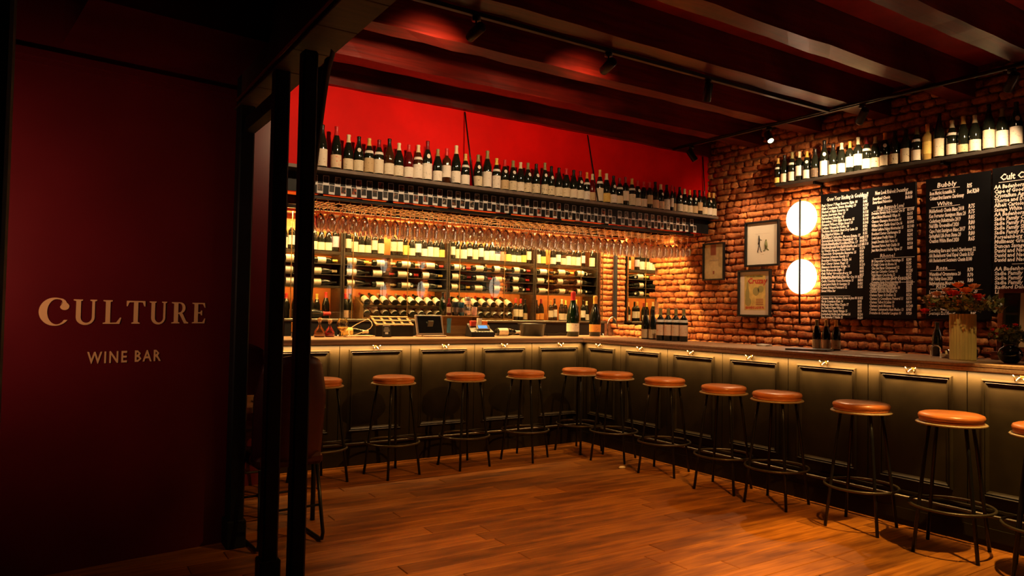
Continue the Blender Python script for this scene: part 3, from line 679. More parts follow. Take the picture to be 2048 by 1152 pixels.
# instant photographs pinned in two rows on the fascia
pcard = MB().bevbox(-.027, .027, -.0012, 0, -.043, .043, .0004).mesh('instant_photo', 'photo_border')
ppic = MB().box(-.0225, .0225, -.0018, -.0010, -.022, .038).mesh('picture', 'photo_0')
x = -2.985; i = 0; cols = []
while x < 1.74: cols.append(x); x += random.uniform(.098, .108) if random.random() > .06 else .14
for row in (0, 1):
    for c, xc in enumerate(cols):
        o = link('instant_photo', pcard, None, (xc+row*.052+random.uniform(-.004, .004), .0655, SHZ+(-.078 if row == 0 else -.153)+random.uniform(-.003, .003)), (0, random.uniform(-.06, .06), 0))
        link('picture', ppic, o, mat='photo_%d' % random.choice((0, 0, 1, 2, 2, 3)))
        tag(o, 'small instant photo with pale border in the %s row under the bottle shelf' % ('upper' if row == 0 else 'lower'), 'photograph', 'instant photos, %s row' % ('upper' if row == 0 else 'lower'))
# wall shelf on the brick wall
RSZ = 2.862
t = thing('brick_wall_shelf', 'long dark shelf of bottles on the brick wall above the chalkboards', 'shelf', (1.94, -2.7, RSZ))
MB().bevbox(-.09, .085, -1.75, 1.66, -.03, 0, .003).build('shelf_board', 'shelf_dark', t)
for yy in (-1.2, -.1, 1.2): MB().box(-.06, .085, yy-.012, yy+.012, -.06, -.03).box(.070, .085, yy-.012, yy+.012, -.16, -.03).build('bracket', 'black_metal', t)
rs = [(-1.033, 3.158), (-1.117, 3.18), (-1.214, 3.194), (-1.304, 3.186), (-1.397, 3.173), (-1.496, 3.182), (-1.603, 3.25), (-1.705, 3.194), (-1.8, 3.188), (-1.891, 3.186), (-1.98, 3.211), (-2.07, 3.196), (-2.158, 3.183), (-2.258, 3.203), (-2.355, 3.197), (-2.46, 3.195), (-2.565, 3.193), (-2.662, 3.203), (-2.766, 3.277), (-2.878, 3.192), (-2.973, 3.209), (-3.069, 3.198), (-3.181, 3.267), (-3.284, 3.207), (-3.392, 3.237), (-3.50, 3.20), (-3.60, 3.19)]
rss = 'g:yellow:short:band k:ivory:std: o:ivory:std:band c:white:high: n:ivory:std:med k:dark_label:std: k:white:tall:med k:cream:std: c:cream:std: n:ivory:high: c:ivory:high: w:cream:std:band c:red_art:std: n:cream:std:med k:patterned:std: k:patterned:tall: o:ivory:std:band n:yellow:high: k:cream:tall: c:ivory:std:band g:tan:short: c:ivory:std: k:cream:tall: o:white:tall: k:white:tall:med c:ivory:std: w:cream:std:'
for i, ((y, zt), s) in enumerate(zip(rs, rss.split())):
    p = s.split(':')+['', '']; neck = p[3] or None
    bottle(upright(1.905, y, RSZ, R(-62)+random.uniform(-.15, .15)), '%s from the hanging shelf end on the brick wall shelf' % ordn(i), 'bottles on the brick wall shelf',
           'bordeaux' if p[2] == 'high' else 'burgundy', p[1], CK[p[0]], 'std' if p[2] == 'high' else p[2], neck, 'bottle_gold' if i == 17 else 'bottle_dark', zt-RSZ, rmax=min(.047, rgap([q[0] for q in rs], i)))

# ------------------------------------------------------------------ back bar: shelf units, glass doors, wine
BZ = 1.272
bc = thing('back_counter', 'black back counter with fridges under the wine shelves', 'counter', (-.9, 1.98, 0))
MB().bevbox(-2.495, 2.69, -.24, .26, 1.245, BZ, .003).build('worktop', 'steel_dark', bc)
for i in range(8):
    x0 = -2.495+i*.648
    MB().bevbox(x0+.004, x0+.644, -.21, .25, .02, 1.243, .004).build('fridge_unit', 'black_satin', bc)
    MB().tube([(x0+.60, -.235, .75), (x0+.60, -.235, 1.1)], .007, 6).build('fridge_handle', 'chrome', bc)
SH1, LY = 2.045, (1.905, 1.780, 1.650)
edges = [-3.39, -2.055, -.674, .653, 1.760]
nm = ['fourth from the brick pier', 'third from the brick pier', 'second from the brick pier', 'beside the brick pier']
for b_ in range(4):
    x0, x1 = edges[b_]+.004, edges[b_+1]-.004
    t = thing('wine_shelf_unit', 'dark steel wine shelf unit of the back bar, %s' % nm[b_], 'shelf unit', ((x0+x1)/2, 2.05, BZ), (0, 0, 0), 'back bar shelf units')
    hw = (x1-x0)/2
    for s in (-1, 1): MB().bevbox(s*hw-.022*(s > 0), s*hw+.022*(s < 0), -.15, .18, 0, 2.52-BZ, .002).build('upright', 'steel_dark', t)
    for zz, th in ((SH1, .030), (LY[0], .010), (LY[1], .010), (LY[2], .022)):
        MB().bevbox(-hw+.023, hw-.023, -.145, .18, zz-th-BZ, zz-BZ, .002).build('shelf', 'steel_dark', t)
    MB().box(-.011, .011, .05, .18, LY[2]-BZ+.001, SH1-BZ-.031).build('divider', 'steel_dark', t)
# standing bottles on the top shelf
stand = {0: ['cream']*4+['white', 'cream', 'cream', 'ivory', 'white', 'cream', 'cream', 'cream', 'cream', 'cream', 'lilac'],
         1: ['cream', 'cream', 'ivory', 'cream', 'cream', 'cream', None, 'patterned', 'cream', 'yellow', 'cream', 'white', 'white', 'white', 'cream', 'yellow'],
         2: ['cream', 'cream', 'white', 'white', 'cream', 'white', 'white', 'ivory', 'white', 'pink', 'yellow', 'cream', 'cream', 'yellow', 'cream'],
         3: ['cream', 'yellow', None, 'white', 'white', 'cream', 'white', 'patterned', 'white', 'lilac', None, 'cream']}
wb = ['fourth bay from brick pier', 'third bay from brick pier', 'second bay from brick pier', 'bay beside brick pier']
caps = ['black', 'cream', 'red', 'black', 'gold', 'wine']
for b_ in range(4):
    x = edges[b_]+.075; k = 0
    pitch = (edges[b_+1]-edges[b_]-.15)/(len(stand[b_])-1)
    for lab in stand[b_]:
        if lab:
            bottle(upright(x, 1.955, SH1+.001, random.uniform(-.5, -.1)), '%s on top shelf, %s' % (ordn(k), wb[b_]), 'standing bottles on the back bar top shelf', random.choice(('burgundy', 'burgundy', 'bordeaux')) if lab != 'lilac' else 'bordeaux', lab, random.choice(caps), random.choice(('std', 'tall')), None, 'bottle_dark', random.uniform(.295, .325), rmax=pitch/2)
            k += 1
        x += pitch
# bottles lying along the shelves
LYM = Matrix.Rotation(R(90), 4, 'Y')
for r_, zz in enumerate(LY):
    for b_ in range(4):
        x0, x1 = edges[b_]+.03, edges[b_+1]-.03; n = 4 if b_ < 3 else 3
        pitch = (x1-x0-.02)/n
        for k in range(n):
            shp = random.choice(('burgundy', 'burgundy', 'bordeaux')); h = random.uniform(.285, .30)
            rr = (.041 if shp == 'burgundy' else .038)*h/HGT[shp]
            # the second bottle of each pair lies head to tail behind the first one
            M = Matrix.Translation((x0+.01+pitch*k+random.uniform(0, .02), 1.957, zz+rr+.0014)) @ LYM @ Matrix.Rotation(random.uniform(-.5, .3), 4, 'Z')
            bottle(M, 'lying %s in %s row, %s' % (ordn(k), ('upper', 'middle', 'lower')[r_], wb[b_]), 'bottles lying on the back bar shelves', shp, random.choice(('cream', 'cream', 'ivory', 'white')), random.choice(('black', 'black', 'cream', 'red', 'wine', 'yellow')), random.choice(('std', 'std', 'tall')), random.choice((None, None, 'med')), 'bottle_dark', h)
            if True:
                M = Matrix.Translation((x0+pitch*k+.30, 2.058, zz+rr+.0014)) @ Matrix.Rotation(R(-90), 4, 'Y') @ Matrix.Rotation(PI, 4, 'Z')
                bottle(M, 'rear lying %s in %s row, %s' % (ordn(k), ('upper', 'middle', 'lower')[r_], wb[b_]), 'rear bottles lying on the back bar shelves', shp, None, random.choice(('red', 'wine', 'black', 'cream', 'orange')), 'std', None, 'bottle_dark', h)
# slanted racks with bottles, bases to the front
TL = Matrix.Rotation(R(-68), 4, 'X')
def slant_rack(x0, x1, n0, n1, where):
    t = thing('bottle_rack', 'slanted timber bottle rack on the back counter, %s' % where, 'rack', ((x0+x1)/2, 2.02, BZ), (0, 0, 0), 'slanted bottle racks')
    hw = (x1-x0)/2
    for s in (-1, 1):
        MB().add([(s*hw-.006, -.13, 0), (s*hw+.006, -.13, 0), (s*hw+.006, .14, 0), (s*hw-.006, .14, 0), (s*hw-.006, -.13, .155), (s*hw+.006, -.13, .155), (s*hw+.006, .14, .27), (s*hw-.006, .14, .27)],
                 [(0, 3, 2, 1), (4, 5, 6, 7), (0, 1, 5, 4), (2, 3, 7, 6), (0, 4, 7, 3), (1, 2, 6, 5)]).build('side_board', 'crate_wood', t)
    M = Matrix.Translation((0, -.135, .150)) @ Matrix.Rotation(R(22), 4, 'X')
    MB().box(-hw, hw, 0, .29, -.010, 0, M).build('rack_shelf', 'crate_wood', t)
    MB().box(-hw, hw, -.006, 0, -.010, .022, M).build('front_lip', 'steel_dark', t)
    M = Matrix.Translation((0, -.135, .004)) @ Matrix.Rotation(R(22), 4, 'X')
    MB().box(-hw+.008, hw-.008, 0, .26, -.0, .008, M).build('rack_shelf', 'crate_wood', t)
    for row, n in ((0, n1), (1, n0)):
        for k in range(n):
            x = x0+.05+(x1-x0-.10)*k/(n-1)
            z0 = BZ+(.150 if row == 0 else .014); 
            M = Matrix.Translation((x, 2.02-.135+.012-.041*.37, z0+.041*.93+.007)) @ TL @ Matrix.Rotation(random.uniform(-.4, .4), 4, 'Z')
            bottle(M, 'base outward, %s in %s row of %s' % (ordn(k), 'upper' if row == 0 else 'lower', where), 'bottles in the slanted racks', 'burgundy', random.choice(('cream', 'white', 'ivory')), random.choice(('black', 'red', 'cream')), 'tall', None, 'bottle_dark', .29)
slant_rack(-1.80, -.76, 9, 9, 'rack nearer the sign wall')
slant_rack(-.58, .30, 8, 7, 'rack nearer the brick wall')
# upright bottles on the back counter
def stand_row(xs, where, group, spec):
    for k, (x, y) in enumerate(xs):
        p = spec[k % len(spec)].split(':')
        bottle(upright(x, y, BZ+.001, random.uniform(-.5, 0)), '%s %s' % (ordn(k), where), group, p[2] if len(p) > 2 else 'burgundy', p[1] or None, CK.get(p[0], 'black'), 'std', None, 'bottle_dark', random.uniform(.28, .31))
stand_row([(-3.30+.105*i, 2.00) for i in range(5)]+[(-2.72+.088*i, 2.06+(.06 if i % 2 else 0)) for i in range(7)], 'standing in end bay of back counter', 'bottles standing at the end bay', ['y:cream', 'r:', 'r:dark_label', 'c:cream', 'y:dark_label'])
stand_row([(-1.98, 2.0), (-1.90, 2.06)], 'standing beside the slanted rack', 'bottles beside the rack', ['r:redwhite', 'k:dark_label'])
stand_row([(.395, 1.98), (.475, 1.98), (.56, 2.0)], 'standing between rack and pier bay upright', 'bottles by the upright', ['r:cream:bordeaux', 'r:cream:bordeaux', 'k:tan'])
stand_row([(.74, 1.98), (.83, 2.0)], 'standing with orange label in pier bay', 'orange label bottles', ['k:orange', 'w:orange'])
stand_row([(.97+.095*i, 1.965+.04*(i % 2)) for i in range(8)], 'standing in the pier bay of back counter', 'bottles standing in the pier bay', ['g:cream:bordeaux', 'k:white:bordeaux', 'c:cream', 'y:ivory', 'w:white'])
M = Matrix.Translation((-2.60, 1.925, BZ+.058)) @ LYM
bottle(M, 'large, lying in front of the end bay bottles', None, 'burgundy', 'white', 'pink' if False else 'red', 'tall', None, 'bottle_dark', .42)
# glazed sliding doors with slim brass edges
gx = [-3.36, -2.66, -1.960, -1.254, -.552, .135, .830, 1.415, 1.790]
for i in range(len(gx)-1):
    x0, x1 = gx[i], gx[i+1]; yy = 1.835 if i % 2 else 1.862
    t = thing('sliding_glass_door', 'clear glass sliding door, %s from the brick pier, in front of the wine' % ordn(len(gx)-2-i), 'glass door', ((x0+x1)/2, yy, BZ+.002), (0, 0, 0), 'sliding glass doors')
    hw = (x1-x0)/2
    MB().add([(-hw, 0, 0), (hw, 0, 0), (hw, 0, 1.2), (-hw, 0, 1.2)], [(0, 1, 2, 3)]).build('glass_pane', 'pane_glass', t)
    MB().box(hw-.004, hw+.004, -.006, .006, 0, 1.2).build('edge_strip', 'brass', t)
MBp = MB().box(-3.39, 1.79, 1.825, 1.872, 2.475, 2.50); tag(MBp.build('door_track', 'steel_dark'), 'dark steel track over the sliding glass doors', 'track')
for yv, zv, lb in ((1.60, 2.50, 'slim added valance hiding the light strip above the sliding doors'), (.685, 2.415, 'slim added valance hiding the light strip behind the glass rack')):  # added lips that block the glare of the strips
    tag(MB().box(-3.39, 1.98, yv-.004, yv, zv-.035, zv+.05).build('light_valance', 'black_metal'), lb, 'valance')
# copper pipe and black boxes above the shelves
tag(MB().tube([(-3.39, 1.555, 2.44), (1.95, 1.555, 2.44)], .018, 10).build('copper_pipe', 'copper'), 'copper pipe running above the sliding glass doors', 'pipe')
for i in range(9):
    x = -3.3+i*.62
    t = thing('downlight', 'small black downlight above the sliding doors, %s from the brick pier' % ordn(8-i), 'light', (x, 1.46, 2.52), (0, 0, 0), 'downlights of the back bar')
    MB().bevbox(-.04, .04, -.04, .04, 0, .14, .004).build('housing', 'black_metal', t)
    MB().lathe([(0, -.001), (.028, -.001), (.030, .002)], 14).build('lens', 'lens_lit', t)

# ------------------------------------------------------------------ hanging glass rack
RK = 2.345
rk = thing('glass_rack', 'black and brass hanging rack for wine glasses over the bar', 'rack', (-.6, .36, 2.42))
for yy in (-.235, .25): MB().bevbox(-2.45, 2.40, yy-.015, yy+.015, -.055, -.025, .003).build('frame_bar', 'black_metal', rk)
for i in range(8):
    x = -2.3+i*.66; MB().box(x-.012, x+.012, -.25, .26, -.025, -.008).build('cross_bar', 'black_metal', rk); MB().box(x-.02, x+.02, -.25, -.22, -.025, .23).build('hanger', 'black_metal', rk) if i % 2 else MB().box(x-.02, x+.02, .20, .24, -.025, .23).build('hanger', 'black_metal', rk)
gprof = [(.034, 0), (.033, -.0022), (.012, -.006), (.0042, -.012), (.0036, -.05), (.0038, -.098), (.008, -.104), (.024, -.116), (.036, -.138), (.0415, -.165), (.041, -.19), (.036, -.225), (.033, -.25)]
GM = MB().lathe(gprof, 16).mesh('wine_glass', 'wine_glass')
gprof2 = [(.032, 0), (.031, -.0022), (.011, -.006), (.0042, -.012), (.0036, -.05), (.0038, -.085), (.010, -.092), (.032, -.110), (.044, -.140), (.0475, -.165), (.044, -.195), (.038, -.22), (.036, -.23)]
GM2 = MB().lathe(gprof2, 16).mesh('wine_glass', 'wine_glass')
nr = 46; RX0 = -2.94
for i in range(nr+1):
    x = RX0+i*.1035
    if i == nr+1: break
    MB().bevbox(x+.6-.012, x+.6+.012, -.23, .23, RK-2.42+.001-.006, RK-2.42+.001-.002, .0008).tube([(x+.6, -.235, -.055), (x+.6, -.235, RK-2.42-.004)], .003, 5).tube([(x+.6, .23, -.055), (x+.6, .23, RK-2.42-.004)], .003, 5).build('glass_rail', 'brass', rk)
for i in range(nr):
    for j in range(4):
        if random.random() < .06: continue
        x = RX0+.05175+i*.1035; yy = .185+.112*j+random.uniform(-.004, .004)
        o = link('wine_glass', GM if (i//5) % 3 else GM2, None, (x+random.uniform(-.003, .003), yy, RK), (0, 0, random.random()))
        tag(o, 'clear stemmed wine glass hanging upside down in the rack over the bar', 'wine glass', 'wine glasses hanging in the rack')

# ------------------------------------------------------------------ brick wall: lamps, frames, chalkboards
def disc_lamp(y, label):
    t = thing('wall_lamp', label, 'wall lamp', (1.93, y, 1.315), (0, 0, 0), 'twin disc wall lamps')
    for zz in (1.142, .509):
        M = Matrix.Translation((-.0, 0, zz)) @ Matrix.Rotation(R(-90), 4, 'Y')
        o = MB().lathe([(0, .012), (.181, .012), (.188, .006), (.188, -.004), (.181, -.010), (0, -.010)], 40, M).build('light_disc', 'lamp_disc', t)
        MB().lathe([(.06, -.018), (.15, -.018), (.15, -.011), (.06, -.011)], 32, M).build('back_light', 'lamp_halo', o)
        MB().tube([(.01, 0, zz), (.11, 0, zz)], .012, 8).build('wall_bracket', 'brass', t)
    MB().tube([(-.026, .0, 0), (-.026, 0, 1.345)], .010, 8).build('pole', 'black_metal', t)
disc_lamp(-1.316, 'twin white disc wall lamp on dark pole beside the chalkboards')
for k, y in enumerate((-4.45, -6.5, -8.9)): disc_lamp(y, 'twin white disc wall lamp, %s beyond the chalkboards' % ORD[k])
FRM = frame((0, -1, 0), (0, 0, 1), (-1, 0, 0))      # picture space -> wall: x right, y up, z out of the wall
def pic(y0, y1, z0, z1, name, label, border, X=1.972, tilt=0):
    """y0 > y1 (world), returns root and half sizes; picture space centred"""
    w, h = (y0-y1)/2, (z1-z0)/2
    t = thing(name, label, 'picture'); t.matrix_world = Matrix.Translation((X, (y0+y1)/2, (z0+z1)/2)) @ FRM @ Matrix.Rotation(tilt, 4, 'Z')
    mb = MB()
    for a in ((-w, w, h-border, h), (-w, w, -h, -h+border), (-w, -w+border, -h+border, h-border), (w-border, w, -h+border, h-border)): mb.bevbox(a[0], a[1], a[2], a[3], -.012, .022, .002)
    mb.build('frame', 'black_satin', t)
    MB().box(-w+.004, w-.004, -h+.004, h-.004, -.014, -.006).build('backing', 'black_satin', t)
    MB().add([(-w+border, -h+border, .014), (w-border, -h+border, .014), (w-border, h-border, .014), (-w+border, h-border, .014)], [(0, 1, 2, 3)]).build('glazing', 'picture_glass', t)
    return t, w, h
def flat(t, name, mat, x0, x1, y0, y1, z): return MB().box(x0, x1, y0, y1, z-.001, z).build(name, mat, t)
def ptext(t, name, body, size, mat, x, y, z, align='CENTER', **k): return link(name, text_mesh(body, size, mat, align, **k), t, (x, y, z))
# tall white print: two small walking figures
t, w, h = pic(-.537, -1.010, 1.961, 2.484, 'framed_print', 'black framed white print of two small walking figures', .022)
flat(t, 'print', 'paper', -w+.02, w-.02, -h+.02, h-.02, -.003); flat(t, 'plate_line', 'ink_grey', -.10, .10, .115, .1165, -.002)
fg = MB()
def limb(pts, r): fg.tube([(p[0], p[1], -.0015) for p in pts], r, 5)
limb([(-.045, .095), (-.043, .060)], .006); limb([(-.043, .062), (-.042, -.01)], [.011, .008]); limb([(-.044, .050), (-.060, -.005)], .003); limb([(-.042, .052), (-.006, .040)], .003); limb([(-.043, -.01), (-.064, -.095), (-.056, -.096)], .0045); limb([(-.041, -.01), (-.014, -.092), (-.004, -.094)], .0045)
fg.build('walking_figure', 'ink', t); fg = MB()
limb([(.052, .045), (.052, .025)], .008); limb([(.052, .025), (.054, -.015), (.054, -.055)], [.010, .019, .014]); limb([(.050, -.05), (.026, -.082), (.018, -.084)], .006); limb([(.058, -.05), (.078, -.072), (.088, -.080)], .006)
fg.build('walking_figure', 'ink_green', t); flat(t, 'caption', 'ink_grey', -.022, .022, -.125, -.122, -.002)
# small gold certificate
t, w, h = pic(.108, -.230, 1.819, 2.280, 'framed_certificate', 'small black framed gold certificate near the hanging shelf', .018)
flat(t, 'print', 'paper_gold', -w+.015, w-.015, -h+.015, h-.015, -.003); flat(t, 'stamp', 'ink_rust', -.055, .030, .08, .17, -.002); flat(t, 'ribbon', 'ink_rust', -.055, .030, .17, h-.02, -.002); flat(t, 'seal', 'ink_rust', -.018, .006, -.155, -.115, -.002)
ptext(t, 'lettering', 'CERTIFICATE', .026, 'ink_grey', 0, .005, -.002)
# yellow liqueur poster
t, w, h = pic(-.440, -.901, 1.381, 1.926, 'framed_poster', 'black framed yellow vintage liqueur poster with red lettering', .022)
flat(t, 'mount', 'mat_board', -w+.02, w-.02, -h+.02, h-.02, -.004); flat(t, 'poster', 'poster_yellow', -.145, .150, -.195, .215, -.003)
ptext(t, 'top_lettering', 'LES VERGERS SUPREMES', .024, 'ink_green', 0, .185, -.002, xs=.9, offset=.0006); ptext(t, 'title_lettering', 'Cruzay', .092, 'ink_red', .032, .112, -.002, offset=.003, shear=.15); ptext(t, 'foot_lettering', 'GRANDE LIQUEUR', .038, 'ink_red', 0, -.180, -.002, offset=.0016, xs=.82)
mb = MB(); mb.add([(p[0], p[1], -.002) for p in [(-.125, -.10), (-.075, -.10), (-.075, .02), (-.085, .06), (-.09, .13), (-.110, .13), (-.115, .06), (-.125, .02)]], [tuple(range(8))]); mb.build('bottle_drawing', 'poster_olive', t)
mb = MB(); mb.add([(.02+.045*math.cos(a), .02+.05*math.sin(a), -.002) for a in [2*PI*i/16 for i in range(16)]], [tuple(range(16))]); mb.add([(.085+.04*math.cos(a), .045+.04*math.sin(a), -.002) for a in [2*PI*i/16 for i in range(16)]], [tuple(range(16))]); mb.add([(-.09+.045*math.cos(a), -.10+.05*math.sin(a), -.0018) for a in [2*PI*i/16 for i in range(16)]], [tuple(range(16))]); mb.build('fruit_drawing', 'poster_olive', t)
for q in range(4): flat(t, 'text_line', 'ink_rust', .02, .12, -.075-.02*q, -.066-.02*q, -.002)
# chalkboards
def board(y0, y1, z0, z1, label):
    t = thing('chalkboard', label, 'chalkboard'); w, h = y0-y1, z1-z0
    t.matrix_world = Matrix.Translation((1.966, y0, z0)) @ FRM
    MB().bevbox(0, w, 0, h, -.022, 0, .002).build('slate', 'chalkboard', t); return t, w, h
def chalk(t, x, y, rows, size, width=None, linesp=1.0, shear=.12, bold=.0009, name='chalk_lettering'):
    me = text_mesh('\n'.join(rows), size, 'chalk', 'LEFT', 1.0, shear, linesp, .0002, bold)
    if width:
        mw = max(v.co.x for v in me.vertices); me.transform(Matrix.Diagonal((width/mw, 1, 1, 1)))
    return link(name, me, t, (x, y, .0012), (0, 0, random.uniform(-.004, .004)))
def rule(t, x0, x1, y): return MB().box(x0, x1, y, y+.004, .0006, .0014).build('chalk_line', 'chalk', t)
def price(n, r): return ['R%d' % (r.randrange(24, 260)*5) for _ in range(n)]
rr = random.Random(5)
t, w, h = board(-1.522, -2.524, 1.388, 2.690, 'large chalkboard of handwritten wine lists beside the twin disc lamp')
chalk(t, .07, 1.225, ['Grow Your Riesling in Gouldland!'], .060, .46)
C1 = ['Paul Cluver 7 Flags Reserve Elgin 18', 'Klein Constantia Estate Riesling 19', 'Hermit of Elgin Reserve 16', 'Jessica Saurwein Nau 17', 'Hartenberg Riesling 18', 'Spioenkop 1900 Elgin Reserve 15', 'Howard Winery Ridge Road 19', 'Lothian Vineyards Noble 18', 'Thelema Mountain Best Dry Late 13', 'De Wetshof Rhine 18', 'Sutherland Catherine Merwe Estate 17', 'Groote Post Off Dry Darling 14', 'Nitida Riesling Durbanville 18', 'The Fledge and Co Elgin Unwooded 19']
chalk(t, .012, 1.172, C1, .0375, .44, .92, bold=.0013); chalk(t, .475, 1.20, price(14, rr), .038, .058, .94, bold=.0013)
chalk(t, .01, .845, ['Reds'], .045)
C2 = ['Domaine de la Cote Pinot Noir 16', 'Crystallum Peter Max Bona Fide 17', 'Hannes Storm Vrede Pinot 18', 'La Vierge Apogee Pinot Noir 16', 'Chamonix Greywacke Reserve 15', 'Newton Johnson Family 17', 'Bouchard Finlayson Galpin 16', 'Paul Cluver Seven Flags 15', 'Shannon Rockview Ridge 16', 'Iona Monopole Elgin 17', 'Oak Valley Groenlandberg 18', 'Catherine Marshall Clay 17']
chalk(t, .012, .795, C2, .0375, .41, .92, bold=.0013); chalk(t, .44, .80, price(12, rr), .037, .055, .92, bold=.0013)
C3 = ['Domaine Jerome Castagnier 1er Cru 14', 'Cecile Tremblay Vosne Romanee 15', 'Louis Jadot Nuits St Georges 13', 'Comte Armand Pommard 12', 'Sweet Wine Bar']
chalk(t, .012, .405, C3, .0375, .40, .92, bold=.0013); chalk(t, .42, .405, price(4, rr), .037, .055, .92, bold=.0013); rule(t, .01, .34, .222)
C4 = ['Chateau dArlay Vin Jaune Cotes du Jura 08', 'Vin de Constance Klein 14', 'Mullineux Straw Wine Chenin 17', 'De Trafford Straw Wine 12', 'Boplaas Cape Tawny Vintage 15', 'Joostenberg Noble Late Harvest 16', 'Ken Forrester T Noble 15']
chalk(t, .012, .190, C4, .036, .40, .92, bold=.0013); chalk(t, .42, .190, price(7, rr), .036, .055, .92, bold=.0012)
chalk(t, .60, 1.225, ['New Look Riebeek December'], .055, .33); chalk(t, .575, 1.175, ['Swartland Chenin', 'Swartland Palomino'], .042, .20, .9, bold=.0013); chalk(t, .90, 1.19, ['R440', 'R460'], .045, .07, .9, bold=.0014)
chalk(t, .62, 1.075, ['Mega Burgundy Love!'], .055, .27); rule(t, .585, .99, 1.062)
C5 = ['Domaine Faiveley Rully Premier Cru 15', 'Albert Bichot Meursault Village 16', 'Chanson Chassagne Montrachet 14', 'William Fevre Chablis Grand Cru 16', 'Olivier Leflaive Puligny Montrachet 15', 'Bouchard Corton Charlemagne 13', 'Louis Latour Pouilly Fuisse 17', 'Joseph Drouhin Saint Veran 16', 'Simonnet Febvre Petit Chablis 18', 'Jean Marc Brocard Vieilles Vignes 17']
chalk(t, .565, 1.030, C5, .040, .33, 1.02, bold=.0014); chalk(t, .92, 1.035, price(10, rr), .040, .065, 1.02, bold=.0014)
chalk(t, .65, .60, ['Rhone!'], .052); rule(t, .59, .99, .590)
C6 = ['M Chapoutier Crozes Hermitage 15', 'E Guigal Cotes du Rhone 14', 'Clos des Papes Chateauneuf 12', 'Jean Luc Colombo Cornas 13', 'Vidal Fleury Cote Rotie 12', 'Delas Saint Joseph Rouge 15', 'Domaine Santa Duc Gigondas 14', 'Yves Cuilleron Condrieu 16', 'Ogier Syrah Vin de Pays 15']
chalk(t, .565, .555, C6, .038, .32, .92, bold=.0013); chalk(t, .91, .555, price(9, rr), .038, .062, .92, bold=.0013)
chalk(t, .575, .205+.17, ['Bodacious Bordeaux!'], .062, .36); rule(t, .59, .99, .350)
C7 = ['Chateau Haut Bages Pauillac 11', 'Chateau Montrose St Estephe 10', 'Chateau Giscours Margaux 09', 'Chateau Figeac St Emilion 12', 'Chateau La Conseillante Pomerol 11', 'Chateau Talbot St Julien 10', 'Chateau Lynch Moussas 12', 'Chateau Cantemerle Haut Medoc 13', 'Domaine de Chevalier Leognan 09']
chalk(t, .545, .325, C7, .038, .34, .93, bold=.0013); chalk(t, .91, .325, price(9, rr), .038, .065, .93, bold=.0013)
t, w, h = board(-2.615, -3.165, 1.392, 2.698, 'tall chalkboard of wines by the glass behind the flower vase')
chalk(t, .10, 1.215, ['Bubbly'], .062); rule(t, .06, .30, 1.195)
chalk(t, .035, 1.150, ['Rose Merlot Accessible 36', 'Colmant Brut Reserve Chardonnay'], .050, .30, .92, bold=.0016); chalk(t, .36, 1.18, ['R95', 'Bot R260'], .055, .10, .95, bold=.0016)
chalk(t, .10, 1.045, ['White'], .052); rule(t, .05, .30, 1.033)
chalk(t, .03, .985, ['Mulderbosch Chenin Blanc 2018', 'Ken Forrester Sauvignon Blanc 20', 'Cederberg Bukettraube 2019', 'Neil Ellis Groenekloof 2020', 'Cape Point Sauvignon Blanc 2017', 'Springfield Life from Stone 20', 'Creation White Blend 2020'], .050, .32, .93, bold=.0016); chalk(t, .37, .995, ['R75', 'R75', 'R85', 'R80', 'R90', 'R80', 'R65'], .052, .055, .93, bold=.0016)
chalk(t, .03, .615, ['Something Rare and Good Chardonnay 22', 'AA Badenhorst Geel Kapel Chenin R165', 'AA Badenhorst Secateurs Chenin R180'], .048, .40, .92, bold=.0016)
chalk(t, .09, .455, ['Rose'], .050); rule(t, .04, .26, .446); chalk(t, .03, .400, ['Waterkloof Circumstance 20', 'Pink Valley Rose 2020', 'Babylonstoren Mourvedre 2020'], .046, .30, .92, bold=.0015); chalk(t, .36, .43, ['R70', 'R70', 'R80'], .048, .05, .98, bold=.0015)
chalk(t, .09, .285, ['RED'], .050); rule(t, .04, .27, .275)
chalk(t, .03, .235, ['Leeu Passant Fort Noir 2018', 'Spice Route Chakalaka 2018', 'Boekenhoutskloof Cab 2019', 'Saronsberg Full Circle 2017', 'Rall Red Blend 2018', 'Journeys End Merlot 2019'], .043, .32, .9, bold=.0015); chalk(t, .385, .24, ['R120', 'R80', 'R85', 'R60', 'R100', 'R95'], .045, .06, .9, bold=.0015)
t, w, h = board(-3.180, -4.20, 1.545, 2.712, 'chalkboard headed Cult Classics above the framed notice')
chalk(t, .06, 1.055, ['Cult Classics'], .075, .34, bold=.002); rule(t, .05, .42, 1.035)
D1 = ['AA Badenhorst Caperitif Kaapse Dief', 'Cape of Good Hope Cinsault', 'Crystallum Agnes Chardonnay', 'Thorne and Daughters Rocking Horse', 'Alheit Cartology Bergkelder', 'Savage White Follow The Line', 'AA Badenhorst Family White', 'Sadie Family Columella', 'Sadie Family Palladius', 'Sadie Family Skurfberg', 'Sadie Family Kokerboom', 'Porseleinberg Syrah', 'Mullineux Granite Syrah', 'Duncan Savage Girl Next Door', 'David and Nadia Elpidios', 'David and Nadia Grenache', 'David and Nadia Chenin']
chalk(t, .015, .985, D1, .046, .60, .86, bold=.0016); rule(t, .15, .50, .325+.0)
chalk(t, .015, .275, ['AA Badenhorst Ramnas Grenache', 'Sadie Family Vines Soldaat', 'Sadie Family Vines Treinspoor', 'Sadie Family Vines Pofadder', 'Radford Dale Freedom', 'Lismore Estate Syrah'], .046, .60, .86, bold=.0016)
chalk(t, .80, .985, price(17, rr), .046, .09, .86, bold=.0016); chalk(t, .80, .275, price(6, rr), .046, .09, .86, bold=.0016)

